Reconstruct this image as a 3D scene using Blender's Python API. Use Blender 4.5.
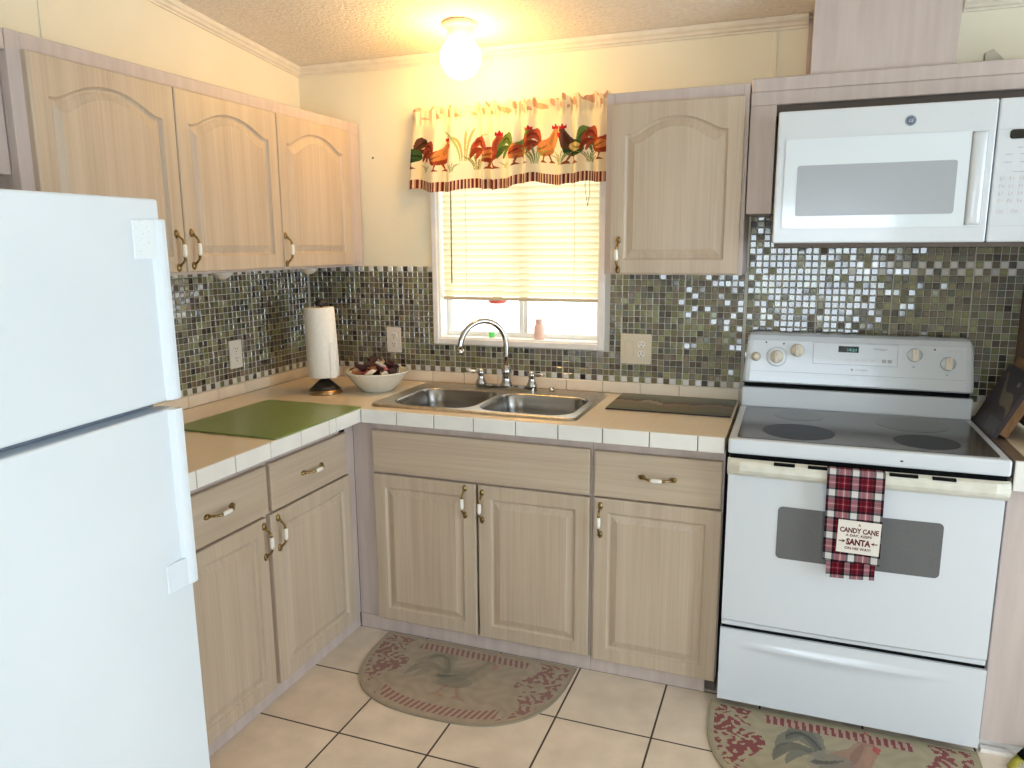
import bpy, bmesh, math, random
import numpy as np
from mathutils import Vector, Matrix, Euler, noise

# ---------------------------------------------------------------- camera, world, lights, exposure
for _o in list(bpy.data.objects):
    bpy.data.objects.remove(_o, do_unlink=True)
SC = bpy.context.scene
COL = SC.collection
R = math.radians

def look_matrix(loc, yaw, pitch, roll):
    y, p, r = R(yaw), R(pitch), R(roll)
    f = Vector((-math.sin(y) * math.cos(p), math.cos(y) * math.cos(p), math.sin(p)))
    rt = Vector((math.cos(y), math.sin(y), 0))
    up = rt.cross(f)
    rt2 = rt * math.cos(r) + up * math.sin(r)
    up2 = up * math.cos(r) - rt * math.sin(r)
    m = Matrix((rt2, up2, -f)).transposed().to_4x4()
    m.translation = Vector(loc)
    return m

cam_data = bpy.data.cameras.new('camera')
cam = bpy.data.objects.new('camera', cam_data)
COL.objects.link(cam)
cam.matrix_world = look_matrix((2.1319, -3.0022, 1.517), 20.4642, -10.4064, -0.342)
cam_data.sensor_width = 36.0
cam_data.lens = 751.88 / 1024 * 36.0
cam_data.clip_start = 0.05
SC.camera = cam

SC.view_settings.view_transform = 'Standard'
SC.view_settings.look = 'None'
SC.view_settings.gamma = 1.0
SC.view_settings.exposure = 0.0
SC.view_settings.use_curve_mapping = False
SC.cycles.use_denoising = True
SC.cycles.max_bounces = 8
SC.cycles.sample_clamp_indirect = 6.0

world = bpy.data.worlds.new('daylight')
SC.world = world
world.use_nodes = True
bg = world.node_tree.nodes['Background']
bg.inputs['Color'].default_value = (0.96, 0.98, 1.0, 1)
bg.inputs['Strength'].default_value = 4.2

def area_light(name, loc, rot, sx, sy, power, color):
    d = bpy.data.lights.new(name, 'AREA')
    d.shape = 'RECTANGLE'
    d.size, d.size_y = sx, sy
    d.energy = power
    d.color = color
    o = bpy.data.objects.new(name, d)
    COL.objects.link(o)
    o.location = loc
    o.rotation_euler = rot
    return o

# daylight that comes in through the big glazed door in the right wall and through the window behind the camera
area_light('daylight_right', (5.44, -2.3, 1.15), (0, R(90), 0), 2.0, 2.2, 72, (0.60, 0.79, 1.0))
area_light('daylight_front', (2.2, -5.94, 1.25), (R(90), 0, 0), 1.6, 1.3, 42, (0.66, 0.83, 1.0))
LAMP_STRENGTH = 56.0

# ---------------------------------------------------------------- helpers
ORG = {}

class MB:
    """collects shapes that become one mesh"""
    def __init__(self):
        self.v, self.f, self.m, self.s, self.c = [], [], [], [], []

    def add(self, verts, faces, mat=0, smooth=False, col=None):
        o = len(self.v)
        self.v += [tuple(p) for p in verts]
        for i, f in enumerate(faces):
            self.f.append(tuple(o + k for k in f))
            self.m.append(mat)
            self.s.append(smooth)
            self.c.append(None if col is None else (col if not isinstance(col, list) else col[i]))
        return self

    def box(self, lo, hi, mat=0, bev=0.0, seg=1, M=None):
        bm = bmesh.new()
        bmesh.ops.create_cube(bm, size=1.0)
        for v in bm.verts:
            v.co = Vector([(lo[i] + hi[i]) / 2 + v.co[i] * (hi[i] - lo[i]) for i in range(3)])
        if bev > 0:
            b = min(bev, 0.45 * min(abs(hi[i] - lo[i]) for i in range(3)))
            bmesh.ops.bevel(bm, geom=bm.edges[:], offset=b, segments=seg, affect='EDGES', profile=0.5)
        self.bm(bm, mat, False, M)
        return self

    def bm(self, bm, mat=0, smooth=False, M=None):
        bm.verts.index_update()
        vs = [(M @ v.co if M else v.co.copy()) for v in bm.verts]
        self.add(vs, [[v.index for v in f.verts] for f in bm.faces], mat, smooth)
        bm.free()

    def lathe(self, prof, c=(0, 0, 0), n=24, mat=0, M=None, smooth=True, flute=0, famp=0.0, cap=True):
        vs, fs = [], []
        for (r, z) in prof:
            for k in range(n):
                a = 2 * math.pi * k / n
                rr = r * (1 + famp * math.cos(flute * a)) if flute else r
                p = Vector((rr * math.cos(a), rr * math.sin(a), z))
                if M: p = M @ p
                vs.append(p + Vector(c))
        for i in range(len(prof) - 1):
            for k in range(n):
                k2 = (k + 1) % n
                fs.append((i * n + k, i * n + k2, (i + 1) * n + k2, (i + 1) * n + k))
        self.add(vs, fs, mat, smooth)
        if cap:
            o = len(self.v) - len(vs)
            for i, rev in ((0, True), (len(prof) - 1, False)):
                if prof[i][0] > 1e-5:
                    idx = [o + i * n + k for k in range(n)]
                    self.f.append(tuple(reversed(idx)) if rev else tuple(idx))
                    self.m.append(mat); self.s.append(False); self.c.append(None)
        return self

    def tube(self, pts, rad, n=10, mat=0, smooth=True, cap=True, flat=1.0):
        pts = [Vector(p) for p in pts]
        rs = rad if isinstance(rad, (list, tuple)) else [rad] * len(pts)
        vs, fs = [], []
        t0 = (pts[1] - pts[0]).normalized()
        ref = Vector((0, 0, 1)) if abs(t0.z) < 0.9 else Vector((1, 0, 0))
        u = t0.cross(ref).normalized()
        for i, p in enumerate(pts):
            t = (pts[min(i + 1, len(pts) - 1)] - pts[max(i - 1, 0)]).normalized()
            u = (u - t * u.dot(t)).normalized()
            w = t.cross(u)
            for k in range(n):
                a = 2 * math.pi * k / n
                vs.append(p + (u * math.cos(a) + w * math.sin(a) * flat) * rs[i])
        for i in range(len(pts) - 1):
            for k in range(n):
                k2 = (k + 1) % n
                fs.append((i * n + k, i * n + k2, (i + 1) * n + k2, (i + 1) * n + k))
        if cap:
            fs.append(tuple(reversed(range(n))))
            fs.append(tuple((len(pts) - 1) * n + k for k in range(n)))
        self.add(vs, fs, mat, smooth)
        return self

    def prism(self, poly, org, ux, uy, th, mat=0):
        """2D polygon laid in the plane org + x ux + y uy, extruded th along the plane normal"""
        org, ux, uy = Vector(org), Vector(ux), Vector(uy)
        n = ux.cross(uy).normalized() * th
        k = len(poly)
        a = [org + ux * p[0] + uy * p[1] for p in poly]
        b = [p + n for p in a]
        fs = [tuple(reversed(range(k))), tuple(range(k, 2 * k))]
        fs += [(i, (i + 1) % k, k + (i + 1) % k, k + i) for i in range(k)]
        self.add(a + b, fs, mat)
        return self

    def grid(self, fn, nu, nv, mat=0, smooth=True, colfn=None):
        vs, fs, cs = [], [], []
        for j in range(nv + 1):
            for i in range(nu + 1):
                vs.append(fn(i / nu, j / nv))
        for j in range(nv):
            for i in range(nu):
                a = j * (nu + 1) + i
                fs.append((a, a + 1, a + nu + 2, a + nu + 1))
        cols = None
        if colfn is not None:
            U, V = np.meshgrid((np.arange(nu) + .5) / nu, (np.arange(nv) + .5) / nv)
            C = colfn(U.ravel(), V.ravel())
            cols = [tuple(x) for x in C]
        self.add(vs, fs, mat, smooth, cols)
        return self

    def text(self, s, org, ux, uy, size, mat=0, th=0.0004, bold=0.0, width=None, align='CENTER', shear=0.0):
        cu = bpy.data.curves.new('t', 'FONT')
        cu.body = s; cu.size = 1.0; cu.align_x = align; cu.offset = bold; cu.shear = shear
        cu.resolution_u = 2
        o = bpy.data.objects.new('t', cu)
        COL.objects.link(o)
        dg = bpy.context.evaluated_depsgraph_get()
        me = bpy.data.meshes.new_from_object(o.evaluated_get(dg))
        vs = [v.co.copy() for v in me.vertices]
        fs = [tuple(p.vertices) for p in me.polygons]
        bpy.data.objects.remove(o); bpy.data.curves.remove(cu); bpy.data.meshes.remove(me)
        if not vs: return self
        sx = size
        if width:
            w = max(v.x for v in vs) - min(v.x for v in vs)
            sx = width / w
        org, ux, uy = Vector(org), Vector(ux), Vector(uy)
        n = ux.cross(uy).normalized()
        P = [org + ux * v.x * sx + uy * v.y * size + n * th for v in vs]
        self.add(P, fs, mat)
        return self

    def build(self, name, mats, parent=None, loc=None, recalc=False, rot=0.0, hide=None):
        if not isinstance(mats, (list, tuple)): mats = [mats]
        me = bpy.data.meshes.new(name)
        if parent is not None: M = ORG[parent.name]
        elif loc is not None: M = Matrix.Translation(Vector(loc)) @ Matrix.Rotation(rot, 4, 'Z')
        else: M = Matrix.Identity(4)
        Mi = M.inverted()
        me.from_pydata([tuple(Mi @ Vector(p)) for p in self.v], [], self.f)
        for m in mats: me.materials.append(m)
        me.polygons.foreach_set('material_index', self.m)
        me.polygons.foreach_set('use_smooth', self.s)
        if any(c is not None for c in self.c):
            at = me.color_attributes.new('print', 'FLOAT_COLOR', 'CORNER')
            buf = []
            for p in me.polygons:
                c = self.c[p.index] or (0.5, 0.5, 0.5)
                buf += [c[0], c[1], c[2], 1.0] * p.loop_total
            at.data.foreach_set('color', buf)
        if recalc:
            bm = bmesh.new(); bm.from_mesh(me)
            bmesh.ops.recalc_face_normals(bm, faces=bm.faces[:])
            bm.to_mesh(me); bm.free()
        me.update()
        o = bpy.data.objects.new(name, me)
        COL.objects.link(o)
        if parent is not None:
            o.parent = parent
        else:
            o.matrix_world = M
        ORG[o.name] = M
        return o

def tag(o, label, cat, group=None):
    o['label'] = label
    o['category'] = cat
    if group: o['group'] = group
    return o

def thing(name, label, cat, loc, rot=0.0, group=None):
    o = bpy.data.objects.new(name, None)
    COL.objects.link(o)
    o.empty_display_size = 0.05
    M = Matrix.Translation(Vector(loc)) @ Matrix.Rotation(rot, 4, 'Z')
    o.matrix_world = M
    ORG[o.name] = M
    return tag(o, label, cat, group)

def struct(mb, name, mats, parent=None, recalc=False):
    o = mb.build(name, mats, parent, recalc=recalc)
    o['kind'] = 'structure'
    return o

# ---------------------------------------------------------------- materials
def new_mat(name):
    m = bpy.data.materials.new(name)
    m.use_nodes = True
    nt = m.node_tree
    return m, nt, nt.nodes['Principled BSDF']

def flat(name, col, rough=0.5, metal=0.0, spec=0.5, emit=None, es=0.0, coat=0.0, trans=0.0, ior=1.5):
    m, nt, b = new_mat(name)
    b.inputs['Base Color'].default_value = (*col, 1)
    b.inputs['Roughness'].default_value = rough
    b.inputs['Metallic'].default_value = metal
    b.inputs['Specular IOR Level'].default_value = spec
    b.inputs['Coat Weight'].default_value = coat
    b.inputs['Transmission Weight'].default_value = trans
    b.inputs['IOR'].default_value = ior
    if emit:
        b.inputs['Emission Color'].default_value = (*emit, 1)
        b.inputs['Emission Strength'].default_value = es
    return m

def node(nt, typ, **kw):
    n = nt.nodes.new(typ)
    for k, v in kw.items(): setattr(n, k, v)
    return n

def noisy(name, c1, c2, scale=(8, 8, 8), detail=4, rough=0.5, bump=0.0, bscale=None, bdist=0.002, lo=0.35, hi=0.65, spec=0.5, coat=0.0, metal=0.0):
    m, nt, b = new_mat(name)
    tc = node(nt, 'ShaderNodeTexCoord')
    mp = node(nt, 'ShaderNodeMapping')
    geo = node(nt, 'ShaderNodeNewGeometry')
    nt.links.new(geo.outputs['Position'], mp.inputs['Vector'])
    mp.inputs['Scale'].default_value = scale
    nz = node(nt, 'ShaderNodeTexNoise')
    nz.inputs['Scale'].default_value = 1.0
    nz.inputs['Detail'].default_value = detail
    nt.links.new(mp.outputs[0], nz.inputs['Vector'])
    cr = node(nt, 'ShaderNodeValToRGB')
    cr.color_ramp.elements[0].position = lo
    cr.color_ramp.elements[1].position = hi
    cr.color_ramp.elements[0].color = (*c1, 1)
    cr.color_ramp.elements[1].color = (*c2, 1)
    nt.links.new(nz.outputs['Fac'], cr.inputs['Fac'])
    nt.links.new(cr.outputs['Color'], b.inputs['Base Color'])
    b.inputs['Roughness'].default_value = rough
    b.inputs['Specular IOR Level'].default_value = spec
    b.inputs['Coat Weight'].default_value = coat
    b.inputs['Metallic'].default_value = metal
    if bump:
        n2 = node(nt, 'ShaderNodeTexNoise')
        n2.inputs['Scale'].default_value = bscale or 60
        n2.inputs['Detail'].default_value = 3
        nt.links.new(geo.outputs['Position'], n2.inputs['Vector'])
        bp = node(nt, 'ShaderNodeBump')
        bp.inputs['Strength'].default_value = bump
        bp.inputs['Distance'].default_value = bdist
        nt.links.new(n2.outputs['Fac'], bp.inputs['Height'])
        nt.links.new(bp.outputs['Normal'], b.inputs['Normal'])
    return m

def wood(name, c1, c2, grain, rough=0.42):
    """soft streaks along one axis: fine ones over broad tone bands"""
    m, nt, b = new_mat(name)
    geo = node(nt, 'ShaderNodeNewGeometry')
    facs = []
    for sc, al, det in ((150, 3.0, 3), (26, 1.1, 2)):
        s = [sc, sc, sc]; s[grain] = al
        mp = node(nt, 'ShaderNodeMapping'); mp.inputs['Scale'].default_value = tuple(s)
        nt.links.new(geo.outputs['Position'], mp.inputs['Vector'])
        nz = node(nt, 'ShaderNodeTexNoise'); nz.inputs['Scale'].default_value = 1.0; nz.inputs['Detail'].default_value = det
        nt.links.new(mp.outputs[0], nz.inputs['Vector'])
        facs.append(nz)
    mx = node(nt, 'ShaderNodeMix'); mx.inputs['Factor'].default_value = 0.6
    nt.links.new(facs[0].outputs['Fac'], mx.inputs[2]); nt.links.new(facs[1].outputs['Fac'], mx.inputs[3])
    cr = node(nt, 'ShaderNodeValToRGB')
    cr.color_ramp.elements[0].position = 0.34; cr.color_ramp.elements[0].color = (*c1, 1)
    cr.color_ramp.elements[1].position = 0.66; cr.color_ramp.elements[1].color = (*c2, 1)
    nt.links.new(mx.outputs[0], cr.inputs['Fac'])
    nt.links.new(cr.outputs['Color'], b.inputs['Base Color'])
    b.inputs['Roughness'].default_value = rough
    return m

def attr_mat(name, rough=0.6, spec=0.5, coat=0.0, bump=0.0, bscale=300, sheen=0.0):
    m, nt, b = new_mat(name)
    a = node(nt, 'ShaderNodeAttribute')
    a.attribute_name = 'print'
    nt.links.new(a.outputs['Color'], b.inputs['Base Color'])
    b.inputs['Roughness'].default_value = rough
    b.inputs['Specular IOR Level'].default_value = spec
    b.inputs['Coat Weight'].default_value = coat
    b.inputs['Sheen Weight'].default_value = sheen
    if bump:
        geo = node(nt, 'ShaderNodeNewGeometry')
        n2 = node(nt, 'ShaderNodeTexNoise')
        n2.inputs['Scale'].default_value = bscale
        nt.links.new(geo.outputs['Position'], n2.inputs['Vector'])
        bp = node(nt, 'ShaderNodeBump')
        bp.inputs['Strength'].default_value = bump
        bp.inputs['Distance'].default_value = 0.001
        nt.links.new(n2.outputs['Fac'], bp.inputs['Height'])
        nt.links.new(bp.outputs['Normal'], b.inputs['Normal'])
    return m

def tile_floor():
    m, nt, b = new_mat('floor_tile')
    geo = node(nt, 'ShaderNodeNewGeometry')
    mp = node(nt, 'ShaderNodeMapping')
    T = 0.3117
    mp.inputs['Location'].default_value = (-0.8592 / T + 20, 0.8726 / T + 40, 0)
    mp.inputs['Scale'].default_value = (1 / T, 1 / T, 1)
    nt.links.new(geo.outputs['Position'], mp.inputs['Vector'])
    br = node(nt, 'ShaderNodeTexBrick')
    br.offset = 0.0; br.squash = 1.0
    br.inputs['Scale'].default_value = 1.0
    br.inputs['Brick Width'].default_value = 1.0
    br.inputs['Row Height'].default_value = 1.0
    br.inputs['Mortar Size'].default_value = 0.0105
    br.inputs['Mortar Smooth'].default_value = 0.1
    br.inputs['Bias'].default_value = 0.0
    br.inputs['Color1'].default_value = (0.74, 0.63, 0.515, 1)
    br.inputs['Color2'].default_value = (0.70, 0.595, 0.485, 1)
    br.inputs['Mortar'].default_value = (0.03, 0.02, 0.014, 1)
    nt.links.new(mp.outputs[0], br.inputs['Vector'])
    nz = node(nt, 'ShaderNodeTexNoise')
    nz.inputs['Scale'].default_value = 9
    nz.inputs['Detail'].default_value = 6
    nt.links.new(geo.outputs['Position'], nz.inputs['Vector'])
    cr = node(nt, 'ShaderNodeValToRGB')
    cr.color_ramp.elements[0].position = 0.3; cr.color_ramp.elements[0].color = (0.86, 0.85, 0.83, 1)
    cr.color_ramp.elements[1].position = 0.7; cr.color_ramp.elements[1].color = (1.05, 1.04, 1.02, 1)
    nt.links.new(nz.outputs['Fac'], cr.inputs['Fac'])
    mx = node(nt, 'ShaderNodeMix', data_type='RGBA', blend_type='MULTIPLY')
    mx.inputs['Factor'].default_value = 1.0
    nt.links.new(br.outputs['Color'], mx.inputs[6]); nt.links.new(cr.outputs['Color'], mx.inputs[7])
    nt.links.new(mx.outputs[2], b.inputs['Base Color'])
    b.inputs['Roughness'].default_value = 0.38
    bp = node(nt, 'ShaderNodeBump'); bp.invert = True
    bp.inputs['Strength'].default_value = 0.6; bp.inputs['Distance'].default_value = 0.003
    nt.links.new(br.outputs['Fac'], bp.inputs['Height'])
    nt.links.new(bp.outputs['Normal'], b.inputs['Normal'])
    return m

def counter_tile():
    m, nt, b = new_mat('counter_tile')
    geo = node(nt, 'ShaderNodeNewGeometry')
    mp = node(nt, 'ShaderNodeMapping')
    T = 0.155
    mp.inputs['Location'].default_value = (-0.787 / T + 20, 0.583 / T + 40, 0)
    mp.inputs['Scale'].default_value = (1 / T, 1 / T, 1)
    nt.links.new(geo.outputs['Position'], mp.inputs['Vector'])
    br = node(nt, 'ShaderNodeTexBrick')
    br.offset = 0.0; br.squash = 1.0
    br.inputs['Scale'].default_value = 1.0
    br.inputs['Brick Width'].default_value = 1.0
    br.inputs['Row Height'].default_value = 1.0
    br.inputs['Mortar Size'].default_value = 0.010
    br.inputs['Mortar Smooth'].default_value = 0.4
    br.inputs['Color1'].default_value = (0.80, 0.67, 0.50, 1)
    br.inputs['Color2'].default_value = (0.77, 0.645, 0.48, 1)
    br.inputs['Mortar'].default_value = (0.83, 0.71, 0.55, 1)
    nt.links.new(mp.outputs[0], br.inputs['Vector'])
    nt.links.new(br.outputs['Color'], b.inputs['Base Color'])
    b.inputs['Roughness'].default_value = 0.16
    n2 = node(nt, 'ShaderNodeTexNoise'); n2.inputs['Scale'].default_value = 45
    nt.links.new(geo.outputs['Position'], n2.inputs['Vector'])
    bp = node(nt, 'ShaderNodeBump'); bp.inputs['Strength'].default_value = 0.08; bp.inputs['Distance'].default_value = 0.002
    nt.links.new(n2.outputs['Fac'], bp.inputs['Height'])
    nt.links.new(bp.outputs['Normal'], b.inputs['Normal'])
    return m

def blind_mat():
    m = bpy.data.materials.new('blind_vinyl'); m.use_nodes = True
    nt = m.node_tree; nt.nodes.clear()
    out = node(nt, 'ShaderNodeOutputMaterial')
    d = node(nt, 'ShaderNodeBsdfDiffuse'); d.inputs['Color'].default_value = (0.82, 0.74, 0.57, 1)
    t = node(nt, 'ShaderNodeBsdfTranslucent'); t.inputs['Color'].default_value = (0.84, 0.72, 0.46, 1)
    mx = node(nt, 'ShaderNodeMixShader'); mx.inputs['Fac'].default_value = 0.5
    nt.links.new(d.outputs[0], mx.inputs[1]); nt.links.new(t.outputs[0], mx.inputs[2])
    nt.links.new(mx.outputs[0], out.inputs['Surface'])
    return m

def cloth_print_mat():
    """printed cotton: the colour comes from the woven print, a little light passes through"""
    m = bpy.data.materials.new('printed_cotton'); m.use_nodes = True
    nt = m.node_tree; nt.nodes.clear()
    out = node(nt, 'ShaderNodeOutputMaterial')
    a = node(nt, 'ShaderNodeAttribute'); a.attribute_name = 'print'
    d = node(nt, 'ShaderNodeBsdfDiffuse'); t = node(nt, 'ShaderNodeBsdfTranslucent')
    mx = node(nt, 'ShaderNodeMixShader'); mx.inputs['Fac'].default_value = 0.25
    nt.links.new(a.outputs['Color'], d.inputs['Color']); nt.links.new(a.outputs['Color'], t.inputs['Color'])
    nt.links.new(d.outputs[0], mx.inputs[1]); nt.links.new(t.outputs[0], mx.inputs[2])
    nt.links.new(mx.outputs[0], out.inputs['Surface'])
    return m

def pane_glass():
    m = bpy.data.materials.new('pane_glass'); m.use_nodes = True
    nt = m.node_tree; nt.nodes.clear()
    out = node(nt, 'ShaderNodeOutputMaterial')
    t = node(nt, 'ShaderNodeBsdfTransparent'); t.inputs['Color'].default_value = (0.95, 0.97, 0.96, 1)
    g = node(nt, 'ShaderNodeBsdfGlossy'); g.inputs['Roughness'].default_value = 0.02
    mx = node(nt, 'ShaderNodeMixShader'); mx.inputs['Fac'].default_value = 0.06
    nt.links.new(t.outputs[0], mx.inputs[1]); nt.links.new(g.outputs[0], mx.inputs[2])
    nt.links.new(mx.outputs[0], out.inputs['Surface'])
    return m

WV1, WV2 = (0.435, 0.338, 0.246), (0.54, 0.437, 0.328)
M = dict(
    wall=noisy('cream_wall', (0.80, 0.74, 0.57), (0.84, 0.78, 0.61), (3, 3, 3), rough=0.55),
    ceiling=noisy('stipple_ceiling', (0.80, 0.73, 0.63), (0.86, 0.79, 0.69), (60, 60, 60), rough=0.8, bump=0.7, bscale=75, bdist=0.008, lo=0.4, hi=0.6),
    crown=noisy('crown_paint', (0.74, 0.67, 0.55), (0.80, 0.73, 0.60), (20, 20, 20), rough=0.45),
    floor=tile_floor(), counter=counter_tile(),
    wood_v=wood('pickled_wood_upright', WV1, WV2, 2),
    wood_x=wood('pickled_wood_level', WV1, WV2, 0),
    wood_y=wood('pickled_wood_level_left', WV1, WV2, 1),
    frame=noisy('pinkish_frame_paint', (0.47, 0.385, 0.35), (0.54, 0.452, 0.412), (30, 30, 3), rough=0.5),
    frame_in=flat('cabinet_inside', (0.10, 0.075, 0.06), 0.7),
    white_edge=noisy('white_tile', (0.74, 0.72, 0.68), (0.80, 0.78, 0.74), (9, 9, 9), rough=0.2),
    grout_dark=flat('dark_grout', (0.12, 0.09, 0.07), 0.8),
    grout=flat('mosaic_grout', (0.50, 0.47, 0.41), 0.7),
    mosaic=attr_mat('glass_mosaic', rough=0.09, spec=0.75, coat=0.5),
    upstand=noisy('cream_tile', (0.74, 0.64, 0.52), (0.80, 0.70, 0.57), (9, 9, 9), rough=0.2),
    brass=noisy('antique_brass', (0.16, 0.10, 0.04), (0.42, 0.30, 0.13), (150, 150, 150), rough=0.3, metal=1.0),
    porcelain=flat('handle_porcelain', (0.80, 0.76, 0.68), 0.15, coat=0.4),
    fridge=noisy('fridge_enamel', (0.74, 0.81, 0.87), (0.78, 0.85, 0.91), (2, 2, 2), rough=0.32, bump=0.05, bscale=400, bdist=0.0006),
    fridge_dark=flat('fridge_gasket', (0.22, 0.25, 0.30), 0.6),
    worn=noisy('worn_enamel', (0.60, 0.60, 0.50), (0.81, 0.87, 0.91), (190, 190, 190), rough=0.5, lo=0.29, hi=0.37),
    white=flat('white_enamel', (0.64, 0.67, 0.71), 0.22, coat=0.3),
    white_mw=flat('microwave_white', (0.63, 0.66, 0.69), 0.25, coat=0.3),
    cream_plastic=noisy('aged_plastic', (0.62, 0.605, 0.52), (0.70, 0.685, 0.60), (25, 25, 25), rough=0.4),
    knob=flat('knob_cream', (0.70, 0.62, 0.50), 0.4),
    black=flat('black_gap', (0.006, 0.006, 0.006), 0.8, spec=0.1),
    blackgloss=flat('black_gloss', (0.012, 0.012, 0.014), 0.08),
    glasstop=noisy('ceramic_glass', (0.055, 0.046, 0.040), (0.075, 0.064, 0.056), (300, 300, 300), rough=0.16, spec=0.8),
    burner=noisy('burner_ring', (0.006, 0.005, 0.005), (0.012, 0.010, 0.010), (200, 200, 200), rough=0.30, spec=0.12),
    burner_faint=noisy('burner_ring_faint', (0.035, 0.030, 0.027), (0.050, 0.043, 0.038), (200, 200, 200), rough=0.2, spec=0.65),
    oven_window=noisy('oven_window', (0.105, 0.107, 0.112), (0.13, 0.132, 0.138), (500, 500, 500), rough=0.2),
    mw_window=noisy('microwave_window', (0.34, 0.36, 0.39), (0.40, 0.42, 0.45), (500, 500, 500), rough=0.22),
    mw_panel=flat('microwave_door_glass', (0.70, 0.76, 0.81), 0.12, coat=0.5),
    grey_line=flat('printed_grey', (0.38, 0.38, 0.40), 0.5),
    key=flat('pale_key', (0.60, 0.60, 0.62), 0.5),
    blue_badge=flat('navy_badge', (0.06, 0.09, 0.15), 0.35),
    silver=flat('silver_mark', (0.60, 0.63, 0.66), 0.35, metal=0.5),
    lcd=flat('green_digits', (0.05, 0.2, 0.15), 0.5, emit=(0.10, 0.45, 0.35), es=1.0),
    steel=noisy('brushed_steel', (0.26, 0.245, 0.23), (0.36, 0.34, 0.32), (4, 160, 40), rough=0.26, metal=1.0),  # sink bowls: darkened to paint in the dark surroundings they mirror
    steel_rim=noisy('warm_reflection_rim', (0.48, 0.42, 0.33), (0.62, 0.55, 0.45), (60, 60, 60), rough=0.3, metal=1.0),  # same sink steel, cream-gold tint painted in for the warm reflection
    chrome=flat('chrome', (0.50, 0.49, 0.475), 0.12, metal=1.0),
    outlet=flat('outlet_white', (0.76, 0.70, 0.62), 0.35),
    outlet_ivory=flat('outlet_ivory', (0.62, 0.54, 0.40), 0.4),
    slot=flat('slot_dark', (0.04, 0.03, 0.025), 0.6),
    paper=noisy('paper_towel', (0.82, 0.78, 0.72), (0.87, 0.83, 0.77), (90, 90, 90), rough=0.9, bump=0.25, bscale=160, bdist=0.001),
    core=flat('cardboard', (0.35, 0.22, 0.13), 0.8),
    bronze=flat('bronze_ring', (0.42, 0.27, 0.14), 0.28, metal=1.0),
    holder=flat('dark_holder', (0.018, 0.015, 0.014), 0.35),
    ceramic=flat('bowl_ceramic', (0.72, 0.70, 0.62), 0.16, coat=0.4),
    green_glass=noisy('frosted_green_glass', (0.205, 0.27, 0.085), (0.24, 0.31, 0.10), (5, 5, 5), rough=0.33, coat=0.15),
    printed_glass=attr_mat('printed_glass', rough=0.4, spec=0.3),
    blind=blind_mat(), cotton=cloth_print_mat(), pane=pane_glass(),
    blind_rail=flat('blind_rail', (0.60, 0.50, 0.34), 0.5),
    vinyl=flat('window_vinyl', (0.88, 0.87, 0.83), 0.35),
    casing=noisy('casing_paint', (0.78, 0.73, 0.69), (0.84, 0.80, 0.76), (20, 20, 20), rough=0.4),
    cord=flat('grey_cord', (0.25, 0.22, 0.17), 0.6),
    rug=attr_mat('woven_rug', rough=0.95, spec=0.1, bump=0.6, bscale=420, sheen=0.2),
    rug_edge=flat('rug_binding', (0.24, 0.20, 0.14), 0.95),
    plaid=attr_mat('plaid_cotton', rough=0.9, spec=0.1, bump=0.4, bscale=600),
    patch=flat('cream_patch', (0.74, 0.69, 0.62), 0.9),
    ink=flat('maroon_ink', (0.11, 0.012, 0.02), 0.8),
    globe=flat('lit_globe', (1, 0.9, 0.7), 0.3, emit=(1.0, 0.58, 0.16), es=LAMP_STRENGTH),
    fixture=flat('fixture_white', (0.78, 0.72, 0.55), 0.4),
    puck=flat('puck_white', (0.72, 0.66, 0.58), 0.4),
    brown_wood=noisy('brown_wood', (0.13, 0.055, 0.025), (0.19, 0.085, 0.04), (50, 50, 4), rough=0.5),
    strip=noisy('greyed_wood_strip', (0.13, 0.085, 0.055), (0.19, 0.13, 0.09), (50, 6, 50), rough=0.5),
    board_wood=noisy('board_wood', (0.27, 0.13, 0.05), (0.42, 0.22, 0.09), (90, 8, 8), rough=0.5),
    book=attr_mat('dark_cover', rough=0.45, spec=0.25),
    dark_edge=flat('dark_edge', (0.03, 0.018, 0.02), 0.5),
    pink_bottle=flat('pink_bottle', (0.80, 0.52, 0.42), 0.35),
    green_item=flat('bright_green', (0.10, 0.62, 0.10), 0.35),
    red_item=flat('red_plastic', (0.65, 0.06, 0.04), 0.35),
    clear=flat('clear_plastic', (0.85, 0.70, 0.66), 0.2, trans=0.5),
    yellow=flat('yellow_strap', (0.32, 0.27, 0.03), 0.6),
    pod=noisy('dark_pod', (0.035, 0.012, 0.010), (0.10, 0.03, 0.022), (120, 120, 120), rough=0.7),
    shaving=noisy('pale_shaving', (0.70, 0.58, 0.40), (0.80, 0.72, 0.58), (80, 80, 80), rough=0.7),
    chip=noisy('orange_chip', (0.52, 0.19, 0.07), (0.68, 0.36, 0.18), (90, 90, 90), rough=0.7),
    rosy=noisy('rosy_petal', (0.35, 0.05, 0.06), (0.55, 0.14, 0.13), (90, 90, 90), rough=0.7),
    plywood=noisy('grey_scrap_wood', (0.40, 0.36, 0.28), (0.50, 0.46, 0.36), (20, 20, 20), rough=0.7),
)

rng = random.Random(7)

# ---------------------------------------------------------------- the room
ROOM_X, ROOM_Y = 5.5, -6.0
def ceil_z(y): return 2.300 - 0.106 * y
WX0, WX1, WZ0, WZ1 = 0.672, 1.393, 1.118, 1.99      # kitchen window opening

b = MB()
b.box((-0.1, ROOM_Y - .1, -0.1), (ROOM_X + .1, 0.12, 0.0))
struct(b, 'floor', M['floor'])

b = MB()   # vaulted ceiling slab
y0, y1 = 0.12, ROOM_Y - .1
vs = []
for x in (-0.1, ROOM_X + .1):
    for y in (y0, y1):
        for dz in (0, .08):
            vs.append((x, y, ceil_z(y) + dz))
b.add(vs, [(0, 2, 6, 4), (1, 5, 7, 3), (0, 4, 5, 1), (2, 3, 7, 6), (0, 1, 3, 2), (4, 6, 7, 5)])
struct(b, 'ceiling', M['ceiling'], recalc=True)

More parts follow.
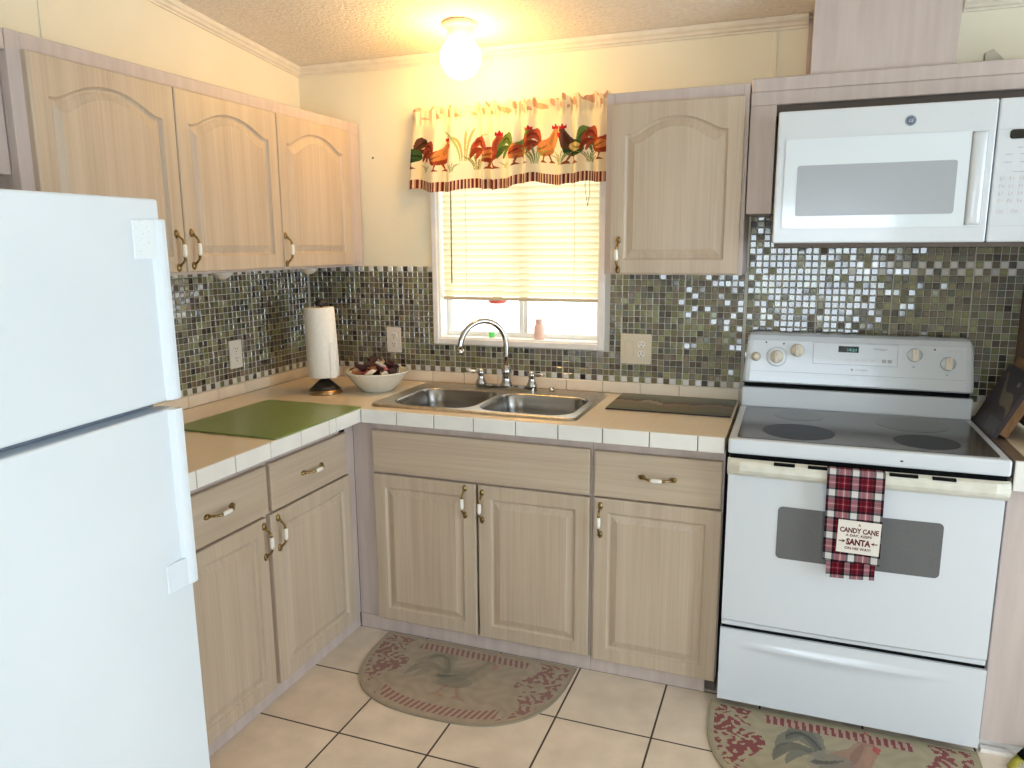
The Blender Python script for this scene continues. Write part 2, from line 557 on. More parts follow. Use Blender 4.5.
b = MB()
H = 2.42
b.box((-0.1, 0, 0), (WX0, 0.12, H)); b.box((WX1, 0, 0), (ROOM_X + .1, 0.12, H))
b.box((WX0, 0, 0), (WX1, 0.12, WZ0)); b.box((WX0, 0, WZ1), (WX1, 0.12, H))
struct(b, 'wall_back', M['wall'])

def slope_wall(name, x0, x1, holes=()):
    b = MB()
    ys = [0.0]
    for (a, c, _, _) in holes: ys += [a, c]
    ys.append(ROOM_Y)
    for i in range(len(ys) - 1):
        ya, yb = ys[i], ys[i + 1]
        hole = [h for h in holes if h[0] == ya and h[1] == yb]
        segs = [(0.0, None)] if not hole else [(0.0, hole[0][2]), (hole[0][3], None)]
        for (za, zb) in segs:
            P = []
            for x in (x0, x1):
                for y in (ya, yb):
                    P += [(x, y, za), (x, y, (ceil_z(y) + .04) if zb is None else zb)]
            b.add(P, [(0, 1, 3, 2), (4, 6, 7, 5), (0, 4, 5, 1), (2, 3, 7, 6), (0, 2, 6, 4), (1, 5, 7, 3)])
    struct(b, name, M['wall'], recalc=True)
slope_wall('wall_left', -0.1, 0.0)
slope_wall('wall_right', ROOM_X, ROOM_X + .1, [(-1.2, -3.4, 0.12, 2.18)])
b = MB()
FX0, FX1, FZ0, FZ1 = 1.38, 3.02, 0.58, 1.92
HF = ceil_z(ROOM_Y) + .04
b.box((-0.1, ROOM_Y - .1, 0), (FX0, ROOM_Y, HF)); b.box((FX1, ROOM_Y - .1, 0), (ROOM_X + .1, ROOM_Y, HF))
b.box((FX0, ROOM_Y - .1, 0), (FX1, ROOM_Y, FZ0)); b.box((FX0, ROOM_Y - .1, FZ1), (FX1, ROOM_Y, HF))
struct(b, 'wall_front', M['wall'])

def plain_window(name, plane, c, a0, a1, z0, z1):
    """frame with a mullion and two panes; plane 'x' or 'y' at coordinate c"""
    b = MB()
    def bx(p, q, r, s, d0, d1, mat=0):
        lo = (c + d0, p, r) if plane == 'x' else (p, c + d0, r)
        hi = (c + d1, q, s) if plane == 'x' else (q, c + d1, s)
        b.box(lo, hi, mat, 0.003 if mat == 0 else 0)
    w = .05
    lo, hi = min(a0, a1), max(a0, a1)
    bx(lo, hi, z0, z0 + w, -.02, .05); bx(lo, hi, z1 - w, z1, -.02, .05)
    bx(lo, lo + w, z0 + w, z1 - w, -.02, .05); bx(hi - w, hi, z0 + w, z1 - w, -.02, .05)
    mid = (lo + hi) / 2
    bx(mid - w / 2, mid + w / 2, z0 + w, z1 - w, -.015, .045)
    bx(lo + w, mid - w / 2, z0 + w, z1 - w, .012, .018, 1); bx(mid + w / 2, hi - w, z0 + w, z1 - w, .012, .018, 1)
    struct(b, name, [M['vinyl'], M['pane']])
plain_window('window_2', 'x', ROOM_X + .03, -1.2, -3.4, .12, 2.18)
plain_window('window_3', 'y', ROOM_Y - .06, FX0, FX1, FZ0, FZ1)

# crown mouldings
PROF = [(0, 0), (.008, 0), (.010, .006), (.018, .010), (.022, .018), (.030, .024), (.034, .032), (.034, .040), (0, .040)]
def crown(name, path):
    """path: list of (point, outward-normal); profile swept along"""
    b = MB()
    vs = []
    for (p, n) in path:
        for (o, h) in PROF:
            vs.append(Vector(p) + Vector(n) * o + Vector((0, 0, h)))
    k = len(PROF)
    fs = []
    for i in range(len(path) - 1):
        for j in range(k):
            j2 = (j + 1) % k
            fs.append((i * k + j, i * k + j2, (i + 1) * k + j2, (i + 1) * k + j))
    fs += [tuple(range(k)), tuple(range((len(path) - 1) * k, len(path) * k))]
    b.add(vs, fs)
    struct(b, name, M['crown'], recalc=True)
crown('trim_1', [((0, 0, 2.262), (1, -1, 0)), ((2.127, 0, 2.262), (0, -1, 0))])
crown('trim_2', [((0, 0, 2.262), (1, -1, 0)), ((0, -5.9, 2.262 + .106 * 5.9), (1, 0, 0))])
crown('trim_3', [((2.60, 0, 2.262), (0, -1, 0)), ((5.5, 0, 2.262), (0, -1, 0))])
b = MB()   # wall panel seams
b.box((0, -1.262, 2.04), (.004, -1.250, ceil_z(-1.25)), 0, .001)
struct(b, 'trim_4', M['wall'])
b = MB()
b.box((2.016, -.004, 2.0), (2.028, 0, 2.262), 0, .001)
struct(b, 'trim_5', M['wall'])

# ---------------------------------------------------------------- kitchen window
b = MB()
cw = .025
X0, X1, Z0, Z1 = WX0 - cw, WX1 + cw, WZ0 - cw, WZ1 + cw
for lo, hi in (((X0, -.016, Z0), (WX0, 0, Z1)), ((WX1, -.016, Z0), (X1, 0, Z1)), ((WX0, -.016, Z0), (WX1, 0, WZ0)), ((WX0, -.016, WZ1), (WX1, 0, Z1))):
    b.box(lo, hi, 0, .003)
# jamb liners and sill
b.box((WX0, 0, WZ0), (WX0 + .006, .11, WZ1), 1); b.box((WX1 - .006, 0, WZ0), (WX1, .11, WZ1), 1)
b.box((WX0 + .006, 0, WZ0), (WX1 - .006, .11, WZ0 + .006), 1); b.box((WX0 + .006, 0, WZ1 - .006), (WX1 - .006, .11, WZ1), 1)
# sliding sash frame
fx0, fx1, fz0, fz1 = WX0 + .006, WX1 - .006, WZ0 + .006, WZ1 - .006
for lo, hi in (((fx0, .07, fz0), (fx0 + .022, .10, fz1)), ((fx1 - .022, .07, fz0), (fx1, .10, fz1)), ((fx0 + .022, .07, fz0), (fx1 - .022, .10, fz0 + .02)), ((fx0 + .022, .07, fz1 - .02), (fx1 - .022, .10, fz1))):
    b.box(lo, hi, 1, .002)
b.box((1.022, .066, fz0 + .02), (1.042, .098, fz1 - .02), 1, .002)
b.box((1.042, .074, fz0 + .02), (1.058, .100, fz1 - .02), 1, .002)
win = struct(b, 'window_1', [M['casing'], M['vinyl']])
b = MB(); b.box((fx0 + .022, .084, fz0 + .02), (1.022, .088, fz1 - .02)); b.box((1.058, .086, fz0 + .02), (fx1 - .022, .090, fz1 - .02))
o = b.build('window_pane', M['pane'], win); o['kind'] = 'structure'

# ---------------------------------------------------------------- mosaic backsplash
PAL = [((.165, .155, .072), 6), ((.225, .225, .11), 4), ((.115, .088, .058), 6), ((.165, .13, .085), 6), ((.045, .033, .026), 3), ((.105, .105, .07), 3), ((.26, .24, .15), 1), ((.08, .068, .055), 2)]
PALW = [c for c, w in PAL for _ in range(w)]
WHITE = (.66, .63, .60)
PITCH, TILE = .0245, .0221
def mosaic(name, plane, a0, a1, z0, z1, holes=(), whites_top=True, extra=None, a_dir=1):
    b = MB()
    th = .004
    cell = []
    rows = int(round((z1 - z0) / PITCH))
    dz = (z1 - z0) / rows
    cols = []
    a = 0.0; k = 0
    while a + TILE < (a1 - a0) + .002:
        cols.append(a); k += 1
        a += PITCH + (.0028 if k % 10 == 0 else 0)
    r = random.Random(hash(name) % 1000 if False else len(name) * 31 + int(a1 * 100))
    for j in range(rows):
        for i, ca in enumerate(cols):
            aa = a0 + ca + (PITCH - TILE) / 2
            zz = z0 + j * dz + (dz - TILE) / 2
            if any(aa + TILE > h[0] and aa < h[1] and zz + TILE > h[2] and zz < h[3] for h in holes): continue
            white = (j == 0 and i % 2 == 0) or (whites_top and j == rows - 1 and i % 2 == 1)
            if extra: white = white or extra(aa, zz, i, j)
            c = WHITE if white else r.choice(PALW)
            v = r.uniform(.85, 1.15); c = tuple(x * v for x in c)
            cell.append((aa, zz, c, r.gauss(0, .026), r.gauss(0, .026)))
    for (aa, zz, c, ta, tz) in cell:
        ch = .0020
        P = []
        for (da, dzz, d) in ((0, 0, 0), (TILE, 0, 0), (TILE, TILE, 0), (0, TILE, 0)):
            P.append((aa + da, zz + dzz, .0005))
        for (da, dzz) in ((0, 0), (TILE, 0), (TILE, TILE), (0, TILE)):
            P.append((aa + da, zz + dzz, th * .55))
        for (da, dzz) in ((ch, ch), (TILE - ch, ch), (TILE - ch, TILE - ch), (ch, TILE - ch)):
            P.append((aa + da, zz + dzz, th + ta * (da - TILE / 2) + tz * (dzz - TILE / 2)))
        W = [(p[0], -p[2], p[1]) if plane == 'y' else (p[2], p[0], p[1]) for p in P]
        fs = [(0, 1, 5, 4), (1, 2, 6, 5), (2, 3, 7, 6), (3, 0, 4, 7), (4, 5, 9, 8), (5, 6, 10, 9), (6, 7, 11, 10), (7, 4, 8, 11), (8, 9, 10, 11)]
        if plane == 'x': fs = fs
        b.add(W, fs, 1, False, c)
    # grout bed
    rects = [(a0, a1, z0, z1)]
    for h in holes:
        out = []
        for (p, q, rr, s) in rects:
            ha, hb, hc, hd = max(h[0], p), min(h[1], q), max(h[2], rr), min(h[3], s)
            if ha >= hb or hc >= hd: out.append((p, q, rr, s)); continue
            if p < ha: out.append((p, ha, rr, s))
            if hb < q: out.append((hb, q, rr, s))
            if rr < hc: out.append((ha, hb, rr, hc))
            if hd < s: out.append((ha, hb, hd, s))
        rects = out
    for (p, q, rr, s) in rects:
        if plane == 'y': b.box((p, -.0017, rr), (q, 0, s), 0)
        else: b.box((0, p, rr), (.0017, q, s), 0)
    o = struct(b, name, [M['grout'], M['mosaic']])
    o['label'] = 'green and brown glass mosaic backsplash'
    return o
def over_range_white(a, z, i, j):
    return 2.30 < a and ((1.385 < z < 1.41 and i % 2 == 0) or (1.41 < z < 1.434 and i % 2 == 1))
MZ0, MZ1 = .966, 1.4315
mosaic('trim_6', 'y', .003, 1.968, MZ0, MZ1, holes=[(X0, X1, Z0, 3)])
mosaic('trim_7', 'y', 1.968, 2.855, MZ0, MZ0 + PITCH * 27, holes=[], whites_top=False, extra=over_range_white)
mosaic('trim_8', 'x', -1.9, -.003, MZ0, MZ1)

# brown wood end panel beside the backsplash on the right
b = MB(); b.box((2.858, -.46, .93), (2.878, -.001, 1.515), 0, .002)
struct(b, 'trim_9', M['brown_wood'])

# ---------------------------------------------------------------- cabinet doors and handles
def mk_handle_mesh():
    b = MB()
    # spoon ended brass feet, bowed arms, porcelain grip; long axis z, sticks out along -y
    for s in (-1, 1):
        Mx = Matrix.Translation((0, 0, s * .052)) @ Matrix.Rotation(R(90), 4, 'X')
        b.lathe([(0, .008), (.005, .007), (.0085, .004), (.0092, 0)], n=12, mat=0, M=Matrix.Translation((0, 0, s * .052)) @ Matrix.Scale(1.45, 4, (0, 0, 1)) @ Matrix.Rotation(R(90), 4, 'X'), cap=False)
        pts = [(0, -.004, s * .050), (0, -.012, s * .043), (0, -.021, s * .036), (0, -.027, s * .028), (0, -.028, s * .018)]
        b.tube(pts, [.0056, .0042, .0036, .0044, .0056], 8, 0)
    b.tube([(0, -.028, -.019), (0, -.029, -.012), (0, -.029, 0), (0, -.029, .012), (0, -.028, .019)], [.0064, .0074, .0078, .0074, .0064], 10, 1)
    me_o = b.build('handle', [M['brass'], M['porcelain']])
    me = me_o.data
    bpy.data.objects.remove(me_o)
    return me
HANDLE = mk_handle_mesh()
def add_handle(parent, wloc, face, horiz=False):
    o = bpy.data.objects.new('handle', HANDLE)
    COL.objects.link(o)
    o.parent = parent
    o.location = ORG[parent.name].inverted() @ Vector(wloc)
    o.rotation_euler = (0, R(90) if horiz else 0, R(90) if face == 'x' else 0)
    return o

def panel_front(name, parent, face, plane, a0, a1, z0, z1, mat, style, T=.019, margin=.050, rise=.052):
    """face 'y': front looks to -y from y=plane; face 'x': front looks to +x from x=plane"""
    K = 26
    def outline(m, arch):
        x0, x1, y0 = a0 + m, a1 - m, z0 + m
        yt = z1 - m
        pts = [(x0, y0), (x1, y0)]
        for i in range(K + 1):
            s = 1 - 2 * i / K
            x = (x0 + x1) / 2 + s * (x1 - x0) / 2
            q = abs(s) / .90
            p = 0 if q >= 1 else (1 - q ** 2.2) ** 1.35
            pts.append((x, yt - (rise * (1 - p) if arch else 0)))
        return pts
    arch = style == 'arch'
    rings = [(0, 0, False), (0, T - .004, False), (.0015, T - .0012, False), (.005, T, False)]
    if style != 'slab':
        m = margin
        rings += [(m, T, arch), (m + .003, T - .005, arch), (m + .007, T - .0085, arch), (m + .012, T - .0085, arch), (m + .016, T - .0065, arch), (m + .031, T - .0015, arch), (m + .034, T, arch)]
    V, F = [], []
    n = K + 3
    for (mm, d, ar) in rings:
        for (p, q) in outline(mm, ar):
            V.append((p, plane - d, q) if face == 'y' else (plane + d, p, q))
    for i in range(len(rings) - 1):
        for k in range(n):
            k2 = (k + 1) % n
            F.append((i * n + k, i * n + k2, (i + 1) * n + k2, (i + 1) * n + k))
    F.append(tuple(range(n))); F.append(tuple((len(rings) - 1) * n + k for k in range(n)))
    b = MB(); b.add(V, F)
    return b.build(name, M[mat], parent, recalc=True)

# --- wall cabinets on the left wall
UZ0, UZ1, UD = 1.432, 2.045, .300
def upper_carcass(parent, face, lo, hi, frame_boxes):
    b = MB(); b.box(lo, hi, 0, .001)
    b.build('carcass', M['frame'], parent)
    b = MB()
    for l, h in frame_boxes: b.box(l, h, 0, .0015)
    b.build('face_frame', M['frame'], parent)
dz0, dz1 = 1.440, 2.003
t = thing('wall_cabinet', 'double wall cabinet with two arched doors beside the refrigerator top on the left wall', 'cabinet', (.15, -1.1, UZ0))
upper_carcass(t, 'x', (0.0, -1.606, UZ0), (.276, -.598, UZ1 - .002),
    [((.276, -1.606, UZ0), (UD, -1.566, UZ1)), ((.276, -1.566, 1.995), (UD, -.598, UZ1)), ((.276, -1.566, UZ0), (UD, -.598, UZ0 + .02)), ((.276, -1.105, UZ0 + .02), (UD, -1.075, 1.995)), ((.276, -.612, UZ0 + .02), (UD, -.598, 1.995))])
d = panel_front('door', t, 'x', UD, -1.569, -1.094, dz0, dz1, 'wood_v', 'arch')
add_handle(d, (UD + .019, -1.128, 1.508), 'x')
d = panel_front('door', t, 'x', UD, -1.090, -.601, dz0, dz1, 'wood_v', 'arch')
add_handle(d, (UD + .019, -1.064, 1.512), 'x')
t = thing('wall_cabinet', 'narrow single-door wall cabinet in the left corner above the paper towels', 'cabinet', (.15, -.3, UZ0))
upper_carcass(t, 'x', (0.0, -.598, UZ0), (.276, -.006, UZ1 - .002),
    [((.276, -.598, UZ0), (UD, -.584, UZ1)), ((.276, -.584, 1.995), (UD, -.006, UZ1)), ((.276, -.584, UZ0), (UD, -.006, UZ0 + .02)), ((.276, -.12, UZ0 + .02), (UD, -.006, 1.995))])
d = panel_front('door', t, 'x', UD, -.597, -.116, dz0, dz1, 'wood_v', 'arch')
add_handle(d, (UD + .019, -.585, 1.508), 'x')
# cabinet over the refrigerator
t = thing('wall_cabinet', 'short cabinet over the refrigerator at the left edge', 'cabinet', (.15, -2.0, 1.70))
b = MB(); b.box((0, -2.40, 1.70), (.255, -1.608, 2.043), 0, .001); b.build('carcass', M['frame'], t)
b = MB()
b.box((.255, -2.40, 1.995), (UD, -1.608, UZ1), 0, .0015); b.box((.255, -2.40, 1.70), (.272, -1.608, 1.995), 0, .0015)
b.build('face_frame', M['frame'], t)
d = panel_front('door', t, 'x', .272, -2.36, -1.655, 1.715, 1.985, 'frame', 'slab')

# --- wall cabinet right of the window
t = thing('wall_cabinet', 'single arched-door wall cabinet between the window and the microwave', 'cabinet', (1.725, -.15, 1.413))
RY = .295
upper_carcass(t, 'y', (1.482, -RY + .019, 1.413), (1.962, -.004, 2.036),
    [((1.482, -RY, 1.413), (1.512, -RY + .019, 2.037)), ((1.944, -RY, 1.413), (1.962, -RY + .019, 2.037)), ((1.512, -RY, 1.985), (1.944, -RY + .019, 2.037)), ((1.512, -RY, 1.413), (1.944, -RY + .019, 1.432))])
d = panel_front('door', t, 'y', -RY, 1.503, 1.950, 1.417, 1.998, 'wood_v', 'arch')
add_handle(d, (1.536, -RY - .019, 1.483), 'y')

# --- cabinet that frames the microwave
t = thing('wall_cabinet', 'pinkish cabinet surround holding the white microwave over the range', 'cabinet', (2.44, -.15, 1.617))
b = MB()
b.box((1.968, -.284, 1.617), (2.040, -.004, 2.045), 0, .001); b.box((2.040, -.284, 1.968), (3.10, -.004, 2.045), 0, .001)
b.box((2.84, -.284, 1.617), (3.10, -.004, 1.968), 0, .001)
b.build('carcass', M['frame'], t)
b = MB()
b.box((1.966, -.302, 1.617), (2.047, -.284, 1.962), 0, .002); b.box((1.966, -.302, 1.962), (3.10, -.284, 2.004), 0, .002)
b.box((1.966, -.300, 2.0045), (3.10, -.284, 2.048), 0, .003); b.box((2.835, -.302, 1.617), (3.10, -.284, 1.962), 0, .002)
b.build('face_frame', M['frame'], t)
b = MB(); b.box((2.044, -.278, 1.93), (2.836, -.03, 1.966)); b.build('painted_gap_shade', M['frame_in'], t)  # dark block added to imitate the shade in the gap above the microwave

# duct cover box above
b = MB()
b.box((2.142, -.283, 2.0475), (2.553, -.004, ceil_z(-.29)), 0, .002)
b.box((2.128, -.01, 2.05), (2.1415, -.001, 2.29), 0, .001)
tag(b.build('duct_cover', M['frame'], loc=(2.35, -.15, 2.0475)), 'tall pinkish wood duct cover rising from the microwave cabinet to the ceiling', 'duct cover')
# scrap on top of the cabinet
b = MB()
b.prism([(0, 0), (.055, 0), (.055, .012), (.02, .05), (0, .042)], (2.64, -.21, 2.0485), (1, 0, 0), (0, 0, 1), -.03, 0)
b.box((2.605, -.20, 2.0485), (2.638, -.17, 2.068), 1, .002)
tag(b.build('wood_scrap', [M['plywood'], M['black']], loc=(2.65, -.2, 2.0485), recalc=True), 'small grey wood scrap with a dark end lying on top of the microwave cabinet', 'wood scrap')

# --- base cabinets
FP = .562       # plane of the face frames
BZ0, BZ1 = .060, .872
DR = (.668, .829); DO = (.060, .660)
t = thing('base_cabinet', 'left base cabinet with two drawers and two doors beside the refrigerator', 'cabinet', (.3, -1.1, 0))
b = MB(); b.box((.01, -1.625, .0), (FP - .019, -.004, .862), 0, .001); b.build('carcass', M['frame_in'], t)
b = MB()
b.box((FP - .018, -1.625, .06), (FP, -1.54, BZ1 - .0045), 0, .001); b.box((FP - .018, -1.54, .826), (FP, -.62, BZ1 - .0045), 0, .001)
b.box((FP - .018, -1.54, .06), (FP, -.62, .075), 0, .001); b.box((FP - .018, -1.54, .655), (FP, -.62, .675), 0, .001)
b.box((FP - .018, -1.115, .675), (FP, -1.075, .826), 0, .001); b.box((FP - .018, -1.13, .075), (FP, -1.07, .655), 0, .001)
b.box((FP - .018, -.66, .06), (FP, -.5625, BZ1 - .0045), 0, .001)
b.build('face_frame', M['frame'], t)
b = MB(); b.box((FP - .018, -1.625, 0), (FP - .004, -.5625, .059), 0, .001); b.build('toe_board', M['frame'], t)
d = panel_front('drawer', t, 'x', FP, -1.545, -1.103, *DR, 'wood_y', 'slab'); add_handle(d, (FP + .019, -1.322, .752), 'x', True)
d = panel_front('drawer', t, 'x', FP, -1.085, -.640, *DR, 'wood_y', 'slab'); add_handle(d, (FP + .019, -.860, .750), 'x', True)
d = panel_front('door', t, 'x', FP, -1.560, -1.118, *DO, 'wood_v', 'panel'); add_handle(d, (FP + .019, -1.134, .583), 'x')
d = panel_front('door', t, 'x', FP, -1.098, -.622, *DO, 'wood_v', 'panel'); add_handle(d, (FP + .019, -1.063, .588), 'x')

t = thing('base_cabinet', 'sink base cabinet with a long blank drawer front and two doors', 'cabinet', (1.05, -.3, 0))
b = MB(); b.box((.545, -FP + .019, 0), (1.5185, -.004, .70), 0, .001); b.build('carcass', M['frame_in'], t)
b = MB()
b.box((.5625, -FP, .06), (.662, -FP + .018, BZ1 - .0045), 0, .001); b.box((.662, -FP, .828), (1.5185, -FP + .018, BZ1 - .0045), 0, .001)
b.box((.662, -FP, .06), (1.5185, -FP + .018, .072), 0, .001); b.box((.662, -FP, .655), (1.5185, -FP + .018, .675), 0, .001)
b.box((1.500, -FP, .072), (1.5185, -FP + .018, .655), 0, .001); b.box((1.500, -FP, .675), (1.5185, -FP + .018, .828), 0, .001)
b.build('face_frame', M['frame'], t)
b = MB(); b.box((.5625, -FP - .001, 0), (1.5185, -FP + .018, .059), 0, .001); b.build('toe_board', M['frame'], t)
panel_front('drawer_front', t, 'y', -FP, .655, 1.511, DR[0], DR[1] + .003, 'wood_x', 'slab')
d = panel_front('door', t, 'y', -FP, .654, 1.083, *DO, 'wood_v', 'panel'); add_handle(d, (1.040, -FP - .019, .590), 'y')
d = panel_front('door', t, 'y', -FP, 1.091, 1.512, *DO, 'wood_v', 'panel'); add_handle(d, (1.109, -FP - .019, .580), 'y')

t = thing('base_cabinet', 'narrow base cabinet with one drawer and one door left of the range', 'cabinet', (1.74, -.3, 0))
b = MB(); b.box((1.5195, -FP + .019, 0), (1.955, -.004, .862), 0, .001); b.build('carcass', M['frame_in'], t)
b = MB()
b.box((1.5195, -FP, .06), (1.535, -FP + .018, BZ1 - .0045), 0, .001); b.box((1.942, -FP, .06), (1.957, -FP + .018, BZ1 - .0045), 0, .001)
b.box((1.535, -FP, .828), (1.942, -FP + .018, BZ1 - .0045), 0, .001); b.box((1.535, -FP, .655), (1.942, -FP + .018, .675), 0, .001)
b.box((1.535, -FP, .06), (1.942, -FP + .018, .072), 0, .001)
b.build('face_frame', M['frame'], t)
b = MB(); b.box((1.5195, -FP - .001, 0), (1.922, -FP + .018, .059), 0, .001); b.build('toe_board', M['frame'], t)
d = panel_front('drawer', t, 'y', -FP, 1.527, 1.951, *DR, 'wood_x', 'slab'); add_handle(d, (1.743, -FP - .019, .752), 'y', True)
d = panel_front('door', t, 'y', -FP, 1.527, 1.955, .054, .662, 'wood_v', 'panel'); add_handle(d, (1.551, -FP - .019, .583), 'y')

t = thing('base_cabinet', 'plain pinkish base cabinet at the right edge beyond the range', 'cabinet', (2.9, -.3, 0))
b = MB(); b.box((2.738, -.570, .035), (3.30, -.004, .862), 0, .001); b.build('carcass', M['frame'], t)
b = MB(); b.box((2.738, -.588, .035), (3.30, -.570, .862), 0, .002); b.build('face_frame', M['frame'], t)
b = MB(); b.box((2.742, -.60, 0), (2.83, -.575, .012), 0, .001); b.box((2.738, -.565, 0), (3.30, -.55, .034), 0); b.build('toe_board', M['casing'], t)

# ---------------------------------------------------------------- countertops
CT = .918
def fill_poly(outer, holes, z):
    bm = bmesh.new()
    es = []
    for loop in [outer] + holes:
        vs = [bm.verts.new((p[0], p[1], z)) for p in loop]
        es += [bm.edges.new((vs[i], vs[(i + 1) % len(vs)])) for i in range(len(vs))]
    bmesh.ops.triangle_fill(bm, edges=es, use_beauty=True)
    bmesh.ops.recalc_face_normals(bm, faces=bm.faces[:])
    if bm.faces and sum(f.normal.z for f in bm.faces) < 0: bmesh.ops.reverse_faces(bm, faces=bm.faces[:])
    return bm
SX0, SX1, SY0, SY1 = .650, 1.436, -.540, -.072
def slab_poly(b, outer, holes, z0, z1, mat=0):
    bm = fill_poly(outer, holes, z1)
    r = bmesh.ops.extrude_face_region(bm, geom=bm.faces[:])
    for g in r['geom']:
        if isinstance(g, bmesh.types.BMVert): g.co.z = z0
    bmesh.ops.recalc_face_normals(bm, faces=bm.faces[:])
    b.bm(bm, mat)
t = thing('countertop', 'L-shaped beige tiled countertop with white tile edge around the sink', 'countertop', (.9, -.4, .872))
CE = 1.958
b = MB()
slab_poly(b, [(0.010, -.010), (0.010, -1.615), (.622, -1.615), (.622, -.609), (CE, -.609), (CE, -.010)], [[(SX0, SY0), (SX1, SY0), (SX1, SY1), (SX0, SY1)]], .873, CT)
b.build('tile_top', M['counter'], t)
def edge_tiles(b, face, plane, cuts, z0, z1, th=.012):
    g = .0013
    for i in range(len(cuts) - 1):
        p, q = cuts[i] + g, cuts[i + 1] - g
        if face == 'y': b.box((p, plane, z0), (q, plane + th, z1), 0, .003, 2)
        else: b.box((plane - th, p, z0), (plane, q, z1), 0, .003, 2)
    if face == 'y': b.box((cuts[0], plane + .003, z0 + .002), (cuts[-1], plane + th, z1 - .003), 1)
    else: b.box((plane - th, cuts[0], z0 + .002), (plane - .003, cuts[-1], z1 - .003), 1)
b = MB()
edge_tiles(b, 'y', -.6225, [.637, .787, .940, 1.095, 1.254, 1.408, 1.563, 1.719, 1.873, CE], .868, CT + .0015)
edge_tiles(b, 'x', .635, [-1.615, -1.455, -1.30, -1.14, -.983, -.822, -.780, -.609], .868, CT + .0015)
b.build('tile_edge', [M['white_edge'], M['grout_dark']], t)
b = MB()
g = .001
def upstand(b, face, cuts, z0=CT + .0005, z1=.965):
    for i in range(len(cuts) - 1):
        p, q = cuts[i] + g, cuts[i + 1] - g
        if face == 'y': b.box((p, -.009, z0), (q, -.001, z1), 0, .002)
        else: b.box((.001, p, z0), (.009, q, z1), 0, .002)
upstand(b, 'y', [.010 + .156 * i for i in range(12)] + [CE])
upstand(b, 'x', [-1.615 + .160 * i for i in range(11)])
b.build('tile_upstand', M['upstand'], t)
t = thing('countertop', 'short tiled countertop with white edge right of the range', 'countertop', (2.9, -.4, .872))
b = MB(); b.box((2.775, -.609, .873), (3.30, -.010, CT)); b.build('tile_top', M['counter'], t)
b = MB(); b.box((2.738, -.609, .873), (2.774, -.010, CT + .001), 0, .002); b.build('wood_strip', M['strip'], t)
b = MB(); edge_tiles(b, 'y', -.6225, [2.738, 2.865, 3.02, 3.17, 3.30], .832, CT + .0015); b.build('tile_edge', [M['white_edge'], M['grout_dark']], t)

# ---------------------------------------------------------------- sink and faucet
def rrect(x0, x1, y0, y1, r, n=6):
    out = []
    for (cx, cy, a0) in ((x1 - r, y1 - r, 0), (x0 + r, y1 - r, 90), (x0 + r, y0 + r, 180), (x1 - r, y0 + r, 270)):
        for i in range(n + 1):
            a = R(a0 + 90 * i / n)
            out.append((cx + r * math.cos(a), cy + r * math.sin(a)))
    return out
t = thing('sink', 'stainless steel double-bowl drop-in sink under the window', 'sink', (1.05, -.3, CT))
zr = CT + .010
basins = [(.704, 1.030, -.520, -.178, .075), (1.062, 1.412, -.520, -.190, .075)]
outer = rrect(.631, 1.452, -.556, -.055, .03)
b = MB()
bm = fill_poly(rrect(.639, 1.444, -.548, -.063, .026), [rrect(x0 - .008, x1 + .008, y0 - .008, y1 + .008, r + .008) for (x0, x1, y0, y1, r) in basins], zr)
b.bm(bm, 0)
A = rrect(.639, 1.444, -.548, -.063, .026); Bq = outer; n = len(A)
P = [(p[0], p[1], zr) for p in A] + [(p[0] * .5 + q[0] * .5, p[1] * .5 + q[1] * .5, zr - .001) for p, q in zip(A, Bq)] + [(p[0], p[1], CT + .001) for p in Bq]
b.add(P, [(k + j * n, (k + 1) % n + j * n, (k + 1) % n + (j + 1) * n, k + (j + 1) * n) for j in (0, 1) for k in range(n)], 0, True)
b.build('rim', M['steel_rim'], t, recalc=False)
for (x0, x1, y0, y1, r) in basins:
    b = MB()
    rings = [(-.008, zr), (-.003, zr - .002), (0, zr - .008), (.006, zr - .06), (.016, zr - .125), (.032, zr - .150), (.055, zr - .160), (.10, zr - .163)]
    P = []
    for (ins, z) in rings:
        rr = max(r - ins * .6, .02)
        P += [(p[0], p[1], z) for p in rrect(x0 + ins, x1 - ins, y0 + ins, y1 - ins, rr)]
    F = [(j * n + k, (j + 1) * n + k, (j + 1) * n + (k + 1) % n, j * n + (k + 1) % n) for j in range(len(rings) - 1) for k in range(n)]
    F.append(tuple((len(rings) - 1) * n + k for k in range(n)))
    b.add(P, F, 0, True)
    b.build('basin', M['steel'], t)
    b = MB(); c = ((x0 + x1) / 2, (y0 + y1) / 2, zr - .163)
    b.lathe([(0, .001), (.018, .001), (.030, .003), (.040, .0035), (.044, .0015)], c, 20, 0, cap=False)
    b.build('drain', M['chrome'], t)

t = thing('faucet', 'chrome gooseneck faucet with two lever handles behind the sink', 'faucet', (1.03, -.115, zr))
fz = zr + .0005
b = MB()
pl = rrect(.893, 1.165, -.142, -.090, .025)
b.prism([(p[0] - 1.03, p[1] + .115) for p in pl], (1.03, -.115, fz), (1, 0, 0), (0, 1, 0), .016)
b.build('base_plate', M['chrome'], t)
b = MB()
b.lathe([(.026, .014), (.025, .022), (.019, .030), (.018, .060), (.021, .066), (.020, .085), (.014, .095), (.013, .10)], (1.03, -.115, fz), 20, 0)
pts = []
base = Vector((1.03, -.115, fz + .09)); tip = Vector((.885, -.255, 0))
dirv = Vector((tip.x - base.x, tip.y - base.y, 0)); L = dirv.length; dirv.normalize()
rr = L / 2
zc = 1.112
pts.append(base); pts.append(Vector((base.x, base.y, zc - .04)))
for i in range(17):
    a = math.pi * (1 - i / 16 * 1.03)
    p = Vector((base.x, base.y, 0)) + dirv * (rr + rr * math.cos(a)); p.z = zc + rr * 1.05 * math.sin(a)
    pts.append(p)
